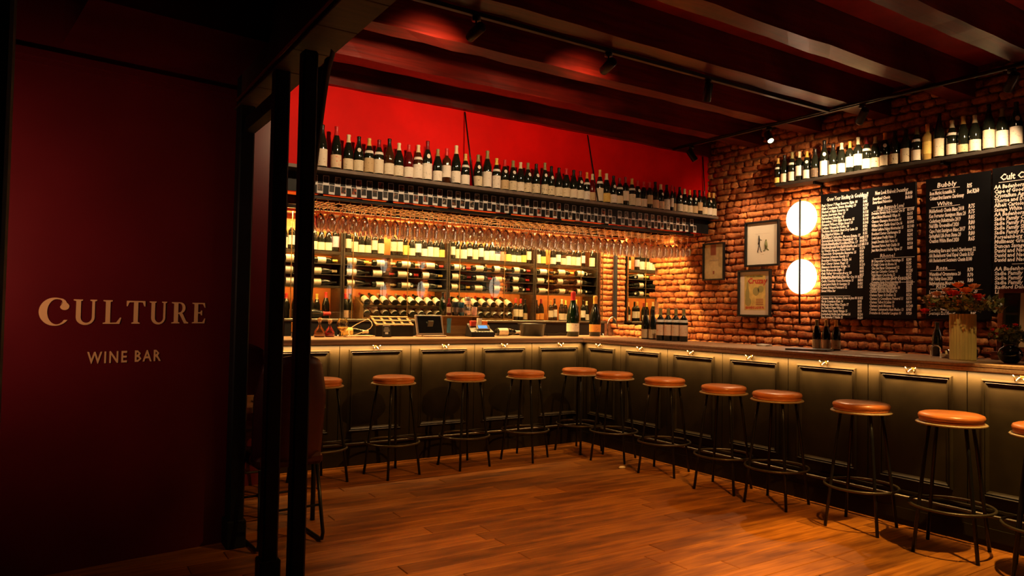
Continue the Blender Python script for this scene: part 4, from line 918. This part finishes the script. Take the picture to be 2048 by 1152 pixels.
# ------------------------------------------------------------------ track lights
tr = thing('light_track', 'dark track for spotlights along the timber beam', 'light track', (-.9, -2.05, ZB-.002))
MB().bevbox(-2.9, 2.2, -.018, .018, -.030, 0, .002).build('track_rail', 'black_metal', tr)
tr2 = thing('light_track', 'dark track for spotlights crossing the beams beside the brick wall', 'light track', (1.32, -2.2, ZB-.002))
MB().bevbox(-.016, .016, -4.0, 2.2, -.028, 0, .002).tube([(-.035, -4.0, -.03), (-.035, -.55, -.03), (-.030, -.35, -.012), (-.030, 2.1, -.008)], .009, 8).build('track_rail', 'black_metal', tr2)
def spot(x, y, target, label, power, angle=50, blend=.5, color=(1.0, .64, .33), lens='lens_lit', radius=.03, z=ZB-.032):
    t = thing('spotlight', label, 'spotlight', (x, y, z))
    d = (Vector(target)-Vector((x, y, z-.10))).normalized()
    MB().lathe([(0, 0), (.028, 0), (.030, -.010), (.030, -.030), (0, -.030)], 14).build('track_adapter', 'black_metal', t)
    MB().tube([(0, 0, -.03), (0, 0, -.095)], .007, 6).build('stem', 'black_metal', t)
    q = d.to_track_quat('-Z', 'Y').to_matrix().to_4x4(); M = Matrix.Translation((0, 0, -.10)) @ q
    MB().lathe([(0, .07), (.032, .07), (.036, .065), (.036, -.075), (.034, -.080), (.030, -.080), (.029, -.060)], 20, M).build('lamp_can', 'black_metal', t)
    MB().lathe([(0, -.062), (.029, -.062)], 20, M).build('lens', lens, t)
    l = bpy.data.lights.new('spot_beam', 'SPOT'); l.energy = power; l.spot_size = R(angle); l.spot_blend = blend; l.color = color; l.shadow_soft_size = radius
    o = bpy.data.objects.new('spot_beam', l); COL.objects.link(o); o.parent = t
    o.matrix_parent_inverse = Matrix.Identity(4); o.matrix_local = Matrix.Translation(Vector((0, 0, -.10))+d*.085) @ q
    return t
spot(-2.585, -2.05, (-2.75, .05, 2.80), 'black track spotlight farthest from the brick wall on the beam track', 120, 95, 1.0)
spot(-1.44, -2.05, (-1.0, .05, 2.85), 'black track spotlight in the middle of the beam track', 95, 95, 1.0)
spot(-.364, -2.05, (.25, -1.0, .9), 'black track spotlight nearest the brick wall on the beam track', 130, 75, .8)
spot(1.32, -1.36, (-.3, -3.9, .3), 'lit track spotlight glaring toward the room beside the brick wall', 130, 70, .8, lens='lens_on')
spot(1.32, -2.38, (2.03, -1.3, 2.35), 'black track spotlight tilted at the disc lamp', 215, 88, .9)
spot(1.32, -3.60, (2.0, -2.7, 2.2), 'black track spotlight above the Cult Classics chalkboard', 110, 85, .9)
spot(1.32, -.29, (2.0, -.75, 2.05), 'pale lensed track spotlight near the hanging shelf end', 80, 66, .9)
spot(-1.15, -4.6, (.2, -3.72, 1.42), 'added unseen track spotlight aimed at the fluted vase', 60, 22, .6, YEL, radius=.02)  # added lamp out of view, put in to light the vase
# added spotlights and track that light the floor from outside the camera view
spot(-1.7, -4.6, (-1.75, -2.0, 0), 'added unseen track spotlight over the middle of the floor', 330, 66, .7, AMBER, radius=.02)
spot(-2.9, -4.6, (-2.2, -3.3, 0), 'added unseen track spotlight over the floor by the entrance', 200, 50, .3, AMBER, radius=.02)
spot(-.6, -4.6, (-.95, -4.4, 0), 'added unseen track spotlight over the floor near the bar end', 520, 50, .12, YEL, radius=.02)
MBt = MB().bevbox(-3.8, 1.25, -4.618, -4.582, ZB-.03, ZB-.002, .002); tag(MBt.build('light_track', 'black_metal'), 'added unseen track for spotlights over the open floor', 'light track')

# ------------------------------------------------------------------ things on the bar counter
CT = BT+.0008
def lathe_part(t, name, mat, prof, n=20, M=None, smooth=True): return MB().lathe(prof, n, M, smooth).build(name, mat, t)
def carafe(x, y, label, stopper, fill, s=1.0):
    t = thing('decanter', label, 'decanter', (x, y, CT)); k = s
    lathe_part(t, 'glass_body', 'carafe_glass', [(0, 0), (.045*k, 0), (.056*k, .012*k), (.052*k, .05*k), (.030*k, .085*k), (.014*k, .105*k), (.012*k, .135*k), (.019*k, .150*k)], 20)
    lathe_part(t, 'spirit', fill, [(0, .003), (.042*k, .003), (.050*k, .014*k), (.047*k, .042*k), (0, .042*k)], 20)
    lathe_part(t, 'stopper', stopper, [(0, .142*k), (.0095*k, .142*k), (.0105*k, .152*k), (.022*k, .155*k), (.022*k, .178*k), (0, .180*k)], 14)
carafe(-2.795, .40, 'round glass decanter with orange cork stopper on the bar counter', 'cork', 'spirit', .98)
carafe(-2.685, .44, 'squat glass decanter with red spirit on the bar counter', 'cork', 'red_liquid', .9)
t = thing('snifter', 'large clear snifter glass beside the decanters', 'glass', (-2.59, .36, CT))
lathe_part(t, 'bowl', 'carafe_glass', [(.036, 0), (.034, .003), (.006, .008), (.005, .045), (.02, .055), (.050, .085), (.056, .115), (.046, .155), (.036, .175)], 20)
lathe_part(t, 'drink', 'amber_glass', [(0, .062), (.026, .062), (.046, .084), (.049, .095), (0, .095)], 20)
t = thing('candle_glass', 'amber ribbed candle glass on the bar counter behind the black post', 'candle glass', (-3.03, .32, CT))
mb = MB(); mb.lathe([(0, 0), (.045, 0), (.047, .05)], 20); mb.build('base', 'tin_dark', t)
mb = MB()
for i in range(28):
    pass
vs = []; N = 40
for z in (.05, .06, .13, .138):
    for i in range(N): r = (.047 if i % 2 else .042); a = 2*PI*i/N; vs.append((r*math.cos(a), r*math.sin(a), z))
fs = [(j*N+i, j*N+(i+1) % N, (j+1)*N+(i+1) % N, (j+1)*N+i) for j in range(3) for i in range(N)]+[tuple(range(3*N, 4*N))]
MB().add(vs, fs).build('ribbed_glass', 'amber_glass', t)
# tangled white cable
mb = MB(); P = []
for i in range(120):
    a = i*.55; P.append((-2.50+.11*math.sin(a*.83)+.0007*i, .27+.06*math.cos(a*1.1), CT+.006+.012*abs(math.sin(a*.5))+(.16*max(0, 1-abs(i-60)/6.) if 54 < i < 66 else 0)))
tag(MB().tube(P, .0035, 6).build('cable', 'cable'), 'tangled cream cable on the bar counter beside the decanters', 'cable')
t = thing('counter_sign', 'small dark table sign with pale lettering on the bar counter', 'sign', (-2.18, .28, CT), (R(-8), 0, R(-4)))
MB().bevbox(-.043, .043, -.003, .003, 0, .115, .001).build('card', 'plastic_black', t)
for k, (wd, z) in enumerate(((.07, .108), (.04, .088), (.055, .074), (.06, .058), (.03, .03))): MB().box(-wd/2, wd/2, -.0042, -.0032, z, z+(.005 if k < 4 else .018)).build('print_line', 'photo_border', t)
MB().bevbox(-.045, .045, -.025, .025, -.001, .004, .001).build('base', 'carafe_glass', t)
for k, (x, lab) in enumerate(((-2.56, 'yellow'), (-.86, 'cream'))):
    bottle(Matrix.Translation((x, .55 if k == 0 else .42, CT+.0435)) @ LYM @ Matrix.Rotation(-.3, 4, 'Z'), 'lying on the bar counter %s' % ('behind the small table sign' if k == 0 else 'beside the card terminal'), None, 'burgundy', lab, 'cream' if k == 0 else 'white', 'tall', None, 'bottle_dark', .30)
# slotted tray: black wedge box with a timber grid lid
t = thing('slotted_bottle_tray', 'black wedge box with gridded timber lid on the bar counter', 'tray', (-2.02, .53, CT), (0, 0, 0))
MB().add([(-.20, -.075, 0), (.20, -.075, 0), (.20, .085, 0), (-.20, .085, 0), (-.20, -.075, .105), (.20, -.075, .105), (.20, .085, .185), (-.20, .085, .185)], [(0, 3, 2, 1), (4, 5, 6, 7), (0, 1, 5, 4), (2, 3, 7, 6), (0, 4, 7, 3), (1, 2, 6, 5)]).build('box', 'black_satin', t)
M = Matrix.Translation((0, -.078, .1055)) @ Matrix.Rotation(math.atan2(.08, .16), 4, 'X')
for q in range(5): MB().box(-.20+q*.094, -.20+q*.094+.024, 0, .183, 0, .007, M).build('grid_slat', 'crate_wood', t)
for q in range(3): MB().box(-.20, .20, q*.080, q*.080+.022, .0072, .0130, M).build('grid_slat', 'crate_wood', t)
# point of sale screen on a low stand
t = thing('till_screen', 'dark tablet till screen with pale frame leaning on the bar counter', 'screen', (-1.69, .33, CT), (0, 0, R(4)))
M = Matrix.Translation((0, 0, .018)) @ Matrix.Rotation(R(-16), 4, 'X')
MB().bevbox(-.155, .155, -.010, .008, 0, .205, .004, M).build('casing', 'bezel', t)
MB().box(-.135, .135, -.0125, -.0102, .018, .190, M).build('screen', 'screen_black', t)
MB().bevbox(-.10, .16, -.05, .13, 0, .016, .004).build('stand', 'bezel', t)
MB().box(-.03, .03, .045, .06, .012, .15, Matrix.Rotation(R(20), 4, 'X')).build('strut', 'plastic_black', t)
# wooden caddy with tins on it
t = thing('wooden_crate', 'pale plywood crate behind the card terminal', 'crate', (-1.27, .50, CT))
MB().bevbox(-.235, .20, -.05, .075, 0, .012, .002).bevbox(-.235, .20, .063, .075, .012, .20, .002).bevbox(-.235, -.222, -.05, .063, .012, .20, .002).bevbox(.187, .20, -.05, .063, .012, .20, .002).build('box', 'crate_wood', t)
MB().bevbox(-.24, .205, -.055, .08, .2005, .212, .002).build('lid', 'crate_wood', t)
TZ = CT+.2125
bottle(upright(-1.474, .50, TZ), 'with cream neck seal on the plywood crate', None, 'burgundy', None, 'black', 'std', 'med', 'bottle_green', .24)
bottle(upright(-1.395, .51, TZ), 'with floral label on the plywood crate', None, 'bordeaux', 'red_art', 'wine', 'std', None, 'bottle_wine', .18)
def tin(x, y, z, r, h, body, lab, label, top_='tin_silver'):
    t = thing('drink_can', label, 'can', (x, y, z))
    lathe_part(t, 'can_body', body, [(0, 0), (r*.85, 0), (r, .008), (r, h-.012), (r*.86, h)], 18); lathe_part(t, 'lid', top_, [(r*.86, h), (r*.80, h-.003), (0, h-.003)], 18)
    if lab: lathe_part(t, 'label_band', lab, [(r+.0005, h*.25), (r+.0005, h*.6)], 18)
tin(-1.325, .50, TZ, .036, .145, 'tin_dark', 'tin_silver', 'dark drinks can on the plywood crate')
tin(-1.250, .50, TZ, .031, .140, 'tin_blue', 'tin_silver', 'blue drinks can on the plywood crate')
tin(-1.178, .50, TZ, .034, .095, 'tin_silver', 'label_redwhite', 'pale drinks can on the plywood crate carrying another can')
tin(-1.178, .50, TZ+.0952, .034, .105, 'tin_silver', 'tin_pink', 'silver drinks can stacked on another can')
tin(-1.102, .49, TZ, .030, .095, 'tin_pink', None, 'plain pink can at the end of the plywood crate')
t = thing('bar_cloth', 'blue cloth hanging on the front of the plywood crate', 'cloth', (-1.43, .435, CT+.08))
cl = MB(); 
for j in range(9):
    for i in range(7): cl.v.append((-.03+.06*i/6*(1-.25*j/8), -.006-.008*math.sin(i*1.7+j*.4), .105-.15*j/8))
for j in range(8):
    for i in range(6): k = j*7+i; cl.f.append((k, k+1, k+8, k+7)); cl.sm.append(True)
cl.build('cloth_sheet', 'cloth_blue', t)
# card terminal
t = thing('card_terminal', 'black card terminal with blue display and red keys', 'card terminal', (-1.14, .31, CT), (0, 0, R(-3)))
MB().add([(-.135, -.09, 0), (.135, -.09, 0), (.12, .09, 0), (-.12, .09, 0), (-.13, -.08, .05), (.13, -.08, .05), (.105, .08, .135), (-.105, .08, .135)], [(0, 3, 2, 1), (4, 5, 6, 7), (0, 1, 5, 4), (2, 3, 7, 6), (0, 4, 7, 3), (1, 2, 6, 5)]).build('body', 'plastic_black', t)
M = Matrix.Translation((.03, -.02, .090)) @ Matrix.Rotation(R(50), 4, 'X')
MB().bevbox(-.075, .075, -.03, .03, 0, .018, .003, M).build('display_housing', 'tin_silver', t)
MB().box(-.060, .045, -.019, .019, .0181, .0195, M).build('display', 'screen_blue', t)
for xk, mt in ((-.055, 'plastic_red'), (.075, 'plastic_orange')): MB().bevbox(xk-.032, xk+.032, .02, .06, .105, .165, .005).build('paper_roll_cover', mt, t)
MB().box(-.005, .045, .03, .05, .10, .19).build('receipt', 'paper', t)
for q in range(6): MB().bevbox(-.09+q*.032, -.07+q*.032, -.075, -.055, .05, .058, .002).build('key', 'tin_dark', t)
# black bin and glass washer
t = thing('ice_bucket', 'black tub on the bar counter beside the big green bottle', 'tub', (-.39, .44, CT))
lathe_part(t, 'tub', 'plastic_black', [(0, 0), (.12, 0), (.135, .005), (.155, .13), (.160, .135), (.150, .135), (.12, .01), (0, .01)], 28)
t = thing('bar_tray', 'flat black tray on the bar counter', 'tray', (-.06, .50, CT)); MB().bevbox(-.14, .14, -.09, .09, 0, .012, .003).build('tray_base', 'plastic_black', t)
mb = MB()
for a in ((-.14, .14, -.09, -.083), (-.14, .14, .083, .09), (-.14, -.133, -.083, .083), (.133, .14, -.083, .083)): mb.box(*a, .012, .03)
mb.build('tray_rim', 'plastic_black', t)
bottle(upright(.045, .26, CT, -.35), 'very large, standing alone on the bar counter', None, 'champagne', 'ivory', 'red', 'short', None, 'bottle_green', .505)
bottle(upright(.365, .26, CT, -.35), 'very large, standing at the corner of the bar counter', None, 'champagne', 'orange', 'orange', 'short', None, 'bottle_dark', .465)
# tap
t = thing('sink_tap', 'curved chrome swan neck tap behind the bar counter', 'tap', (1.00, .78, BT-.16))
P = [(0, 0, 0), (0, 0, .28)]+[(.075-.075*math.cos(a), 0, .28+.095*math.sin(a)) for a in [PI*i/12 for i in range(1, 13)]]+[(.15, 0, .245)]
MB().tube(P, .010, 10).build('spout', 'chrome', t); lathe_part(t, 'base', 'chrome', [(0, 0), (.025, 0), (.022, .03), (.012, .035)], 16)
MB().tube([(.0, -.01, .08), (.0, -.07, .10)], .006, 8).build('lever', 'chrome', t)
tag(MB().bevbox(.56+.08, 1.70, .66, 1.16, .90, BT-.1605, .004).build('sink_unit', 'steel_dark'), 'steel sink unit behind the corner of the bar', 'sink')
# bottle groups on the brick wall side counter
for k, (x, y) in enumerate(((.43, -.50), (.43, -.61))): bottle(upright(x, y, CT, -.9), 'plain label pair by the counter corner, %s from corner' % ORD[k], 'pair of dark bottles', 'burgundy', 'tan', 'black', 'std', None, 'bottle_dark', .315)
for k in range(4): bottle(upright(.31+.018*k, -.845-.088*k, CT, -.9), '%s of four red labelled bottles from the corner' % ORD[k], 'four red labelled bottles', 'bordeaux', 'redwhite', 'olive', 'std', 'band', 'bottle_dark', .325)
for k in range(3): bottle(upright(.47, -2.50-.088*k, CT, -.9), '%s of three small bottles behind the menu folder' % ORD[k], 'three small bottles', 'burgundy', 'cream' if k < 2 else 'tan', 'tan' if False else ('olive', 'gold', 'orange')[k], 'std', None, 'bottle_dark', .245)
t = thing('coaster_stack', 'short stack of pale coasters on the counter', 'coasters', (.44, -2.0, CT))
for k in range(3): MB().bevbox(-.05, .05, -.05, .05, .006*k, .006*k+.0055, .001, Matrix.Rotation(.1*k, 4, 'Z')).build('coaster', 'paper', t)
t = thing('menu_folder', 'flat dark leather menu folder on the counter', 'menu', (.20, -2.62, CT), (0, 0, R(20)))
MB().bevbox(-.11, .11, -.16, .16, 0, .004, .001).build('cover', 'leather_dark', t); MB().box(-.106, .106, -.155, .155, .0042, .010).build('pages', 'paper', t); MB().bevbox(-.11, .11, -.16, .16, .0102, .0142, .001).build('cover', 'leather_dark', t)
bottle(upright(.52, -3.44, CT, -.9), 'unlabelled, standing behind the chrome holder', None, 'burgundy', None, 'black', 'std', None, 'bottle_dark', .245)
t = thing('cutlery_holder', 'small chrome holder with arched handle beside the vase', 'holder', (.30, -3.54, CT), (0, 0, R(-55)))
MB().tube([(-.03, 0, 0)]+[(-.03*math.cos(a), 0, .055+.03*math.sin(a)) for a in [PI*i/10 for i in range(11)]]+[(.03, 0, 0)], .005, 8).build('handle', 'chrome', t)
lathe_part(t, 'cup', 'chrome', [(0, .001), (.03, .001), (.031, .06), (.028, .06), (.027, .005)], 18, Matrix.Translation((.055, -.01, 0)))
tag(MB().bevbox(.47, .60, -3.68, -3.56, CT, CT+.062, .006).build('black_box', 'plastic_black'), 'low black box on the counter behind the fluted vase', 'box')
tag(MB().bevbox(.10, .22, -3.36, -3.10, CT, CT+.002, .0006).build('paper_napkin', 'paper'), 'thin white paper lying on the counter', 'napkin')
# fluted vase and bouquet
VX, VY = .22, -3.755
t = thing('fluted_vase', 'tall golden fluted cylinder vase on the counter', 'vase', (VX, VY, CT))
N = 96; vs = []
for z, k in ((0, .97), (.004, 1), (.300, 1), (.306, .985), (.306, .93), (.02, .92)):
    for i in range(N):
        a = 2*PI*i/N; r = k*(.0745+(.0035*math.cos(a*24) if .9 < k else 0)); vs.append((r*math.cos(a), r*math.sin(a), z))
fs = [(j*N+i, j*N+(i+1) % N, (j+1)*N+(i+1) % N, (j+1)*N+i) for j in range(5) for i in range(N)]+[tuple(range(N-1, -1, -1))]
MB().add(vs, fs, False).build('vase_body', 'vase_ribbed', t)
def bloom(mb, c, r, seed):
    q = random.Random(seed); n = 7
    for lay in range(3):
        for k in range(n):
            a = 2*PI*(k+lay*.5)/n+q.uniform(-.15, .15); el = R((-5, 38, 70)[lay]); L = r*(1, .95, .75)[lay]
            d = Vector((math.cos(a)*math.cos(el), math.sin(a)*math.cos(el), math.sin(el))); s = Vector((-math.sin(a), math.cos(a), 0)); up_ = d.cross(s)*-1
            b = Vector(c); w = L*.42
            mb.add([b, b+d*L*.55+s*w+up_*.08*L, b+d*L+s*w*.5, b+d*L*1.05, b+d*L-s*w*.5, b+d*L*.55-s*w+up_*.08*L], [(0, 1, 2, 3), (0, 3, 4, 5)], True)
def leafblade(mb, a, b, w, q):
    a, b = Vector(a), Vector(b); d = (b-a); s = d.cross(Vector((q.uniform(-1, 1), q.uniform(-1, 1), .4))).normalized()*w; mid = (a+b)/2+Vector((0, 0, -.01))
    mb.add([a, mid+s, b, mid-s], [(0, 1, 2, 3)], True)
def bouquet(base, blooms, label, nleaf, spread, zlo, zhi, seed, name='flower_bouquet', root=-.20):
    q = random.Random(seed); t = thing(name, label, 'flowers', base); B = Vector(base)
    for (dx, dy, dz, r, mt) in blooms:
        mb = MB(); bloom(mb, (dx, dy, dz), r, q.random()); o = mb.build('bloom', mt, t)
        MB().tube([(dx*.1, dy*.1, root), (dx*.16, dy*.16, .01), (dx*.5, dy*.5, dz*.5), (dx, dy, dz)], .0025, 5).build('stem', 'stem', o)
    mb = MB(); mb2 = MB()
    for k in range(nleaf):
        a = q.uniform(0, 2*PI); rr_ = spread*math.sqrt(q.random()); c = Vector((rr_*math.cos(a), rr_*math.sin(a)*1.25, q.uniform(zlo, zhi)*(1-.35*rr_/spread)))
        d = Vector((q.uniform(-1, 1), q.uniform(-1, 1), q.uniform(-.1, .9))).normalized()*q.uniform(.025, .06)
        leafblade(mb if q.random() < .72 else mb2, c, c+d, q.uniform(.006, .014), q)
    tag(mb.build('foliage', 'leaf', t), kind='stuff'); tag(mb2.build('pale_foliage', 'leaf_olive', t), kind='stuff'); return t
bouquet((VX, VY, CT+.306), [(-.09, .015, .115, .058, 'petal_red'), (-.08, -.060, .135, .055, 'petal_orange'), (-.06, -.125, .095, .052, 'petal_red'), (-.05, .075, .14, .048, 'petal_pink'), (-.08, .125, .115, .050, 'petal_pink'), (-.10, .130, .050, .050, 'petal_orange'), (-.07, .18, .10, .040, 'petal_pale'), (-.10, .195, .005, .042, 'petal_red'), (-.02, .02, .175, .050, 'petal_orange'), (-.03, -.085, .165, .048, 'petal_pink'), (-.11, .065, .085, .042, 'petal_pale'), (-.03, .225, .075, .035, 'petal_pale'), (-.10, -.020, .060, .045, 'petal_orange'), (-.10, -.090, .040, .04, 'petal_pink')],
        'orange and red mixed bouquet standing in the fluted vase', 560, .19, .03, .15, 3)
# round dark vase with small red flowers
t = thing('round_vase', 'round glossy black vase on the counter beside the framed notice', 'vase', (.20, -4.045, CT))
lathe_part(t, 'vase_body', 'vase_dark', [(0, 0), (.035, 0), (.060, .022), (.070, .055), (.060, .088), (.036, .105), (.034, .118), (.040, .124)], 26)
bouquet((.20, -4.045, CT+.115), [(-.02, .09, .085, .022, 'petal_red'), (-.03, .06, .06, .022, 'petal_red'), (-.01, .03, .11, .022, 'petal_red'), (0, -.03, .12, .022, 'petal_red'), (-.04, 0, .09, .022, 'petal_red'), (-.03, .10, .045, .02, 'petal_red'), (0, .06, .10, .02, 'petal_red')], 'dark red small flowers in the round black vase', 220, .095, .03, .12, 8, root=-.09)
# framed notice standing on a red timber ledge at the back of the counter
tag(MB().bevbox(.50, .60, -5.0, -3.80, CT, CT+.055, .004).build('timber_ledge', 'red_wood'), 'low red brown timber ledge under the framed notice', 'ledge')
t = thing('framed_notice', 'brown framed notice with pale printed sheet standing on the counter', 'picture', (.545, -4.12, CT+.056), (0, R(6), 0))
mb = MB()
for a in ((.30, -.30, 0, .03), (.30, -.30, .40, .43), (.30, .27, .03, .40), (-.27, -.30, .03, .40)): mb.bevbox(-.012, .012, a[1], a[0], a[2], a[3], .002)
mb.build('frame', 'red_wood', t); MB().box(.004, .010, -.27, .27, .03, .40).build('backing', 'leather_dark', t); MB().box(-.001, .003, -.20, .17, .035, .40).build('printed_sheet', 'paper_pink', t)
for z, wd in ((.345, .09), (.30, .11), (.27, .08), (.255, .09), (.24, .07)): MB().box(-.0018, -.0011, -.02-wd/2, -.02+wd/2, z, z+.004).build('print_line', 'ink_grey', t)
for q in range(3):
    MB().box(.000, .0035, .185, .255, .07+.1*q, .15+.1*q).build('photo_strip', 'screen_black', t)

# ------------------------------------------------------------------ table and chairs beyond the entrance posts
t = thing('dining_table', 'pale timber table top on black legs beyond the entrance posts', 'table', (-3.60, -1.18, 0))
MB().bevbox(-.33, .24, -.33, .33, .735, .77, .005).build('table_top', 'table_wood', t)
for sx in (-1, 1):
    for sy in (-1, 1): MB().tube([(-.045+sx*.24, sy*.26, 0), (-.045+sx*.24, sy*.26, .735)], .016, 8).build('leg', 'black_metal', t)
tag(MB().bevbox(-.06, .06, -.04, .04, 0, .012, .003).build('folded_napkin', 'napkin', None, (-3.70, -1.25, .7705), (0, 0, .4)), 'folded cloth napkin on the timber table', 'napkin')
def chair(x, y, rz, label):
    t = thing('dining_chair', label, 'chair', (x, y, 0), (0, 0, rz), 'red upholstered chairs')
    MB().bevbox(-.20, .20, -.20, .22, .46, .53, .02).build('seat', 'chair_red', t)
    vs = []; nU, nV = 12, 10                          # curved shell back
    for side in (0, 1):
        for j in range(nV+1):
            for i in range(nU+1):
                u = -1+2*i/nU; h = j/nV; wdt = .205*(1-.25*max(0, h-.6)/.4*abs(u)); d = -.20-.07*h+.10*u*u-(.035 if side else 0)
                vs.append((u*wdt*(1+.06*h), d, .50+.62*h-(.05*u*u if j == nV else 0)))
    k0 = (nU+1)*(nV+1); fs = []
    for j in range(nV):
        for i in range(nU):
            a = j*(nU+1)+i; fs += [(a, a+1, a+nU+2, a+nU+1), (k0+a, k0+a+nU+1, k0+a+nU+2, k0+a+1)]
    for i in range(nU):
        fs += [(i, k0+i, k0+i+1, i+1), (nV*(nU+1)+i, nV*(nU+1)+i+1, k0+nV*(nU+1)+i+1, k0+nV*(nU+1)+i)]
    for j in range(nV):
        a = j*(nU+1); fs += [(a, a+nU+1, k0+a+nU+1, k0+a), (a+nU, k0+a+nU, k0+a+2*nU+1, a+2*nU+1)]
    MB().add(vs, fs, True).build('backrest', 'chair_red', t)
    for s in (-1, 1):
        P = [(s*.17, .18, .455), (s*.188, .21, .06), (s*.189, .20, .022), (s*.19, .16, .012), (s*.19, -.18, .012), (s*.189, -.225, .022), (s*.188, -.24, .06), (s*.17, -.17, .455)]
        MB().tube(P, .011, 8).build('sled_leg', 'black_metal', t)
    MB().tube([(-.18, .195, .22), (.18, .195, .22)], .008, 6).build('stretcher', 'black_metal', t); MB().tube([(-.18, -.205, .22), (.18, -.205, .22)], .008, 6).build('stretcher', 'black_metal', t)
chair(-3.70, -1.70, R(4), 'dark red upholstered chair on black sled legs behind the free end post')
chair(-3.68, -.645, R(180), 'dark red upholstered chair across the table near the bar end')
tag(MB().lathe([(0, .018), (.016, .016), (.026, .010), (.030, .004), (.028, 0), (0, 0)], 14, Matrix.Diagonal((1.3, .8, 1, 1))).build('bread_crust', 'crumb', None, (-.515, -1.22, .001)), 'small pale scrap lying on the floor by the stools', 'scrap')
# warm wall lamp in the lobby, out of the photograph's frame, that grazes the red sign wall
t = thing('lobby_lamp', 'small warm wall lamp on the lobby side', 'wall lamp', (-5.62, -2.85, 1.72))
MB().lathe([(0, .05), (.02, .046), (.042, .02), (.045, -.005), (.036, -.03), (.015, -.044), (0, -.046)], 20).build('globe', 'lens_lit', t)
MB().tube([(0, 0, .06), (0, 0, .10), (-.10, 0, .12)], .008, 6).build('arm', 'black_metal', t)
l = bpy.data.lights.new('lobby_bulb', 'SPOT'); l.energy = 40; l.color = (1, .50, .28); l.shadow_soft_size = .04; l.spot_size = R(120); l.spot_blend = 1
o = bpy.data.objects.new('lobby_bulb', l); COL.objects.link(o); o.parent = t; o.location = (.035, .07, 0)
o.rotation_euler = Vector((.45, 1.1, -.08)).to_track_quat('-Z', 'Y').to_euler()
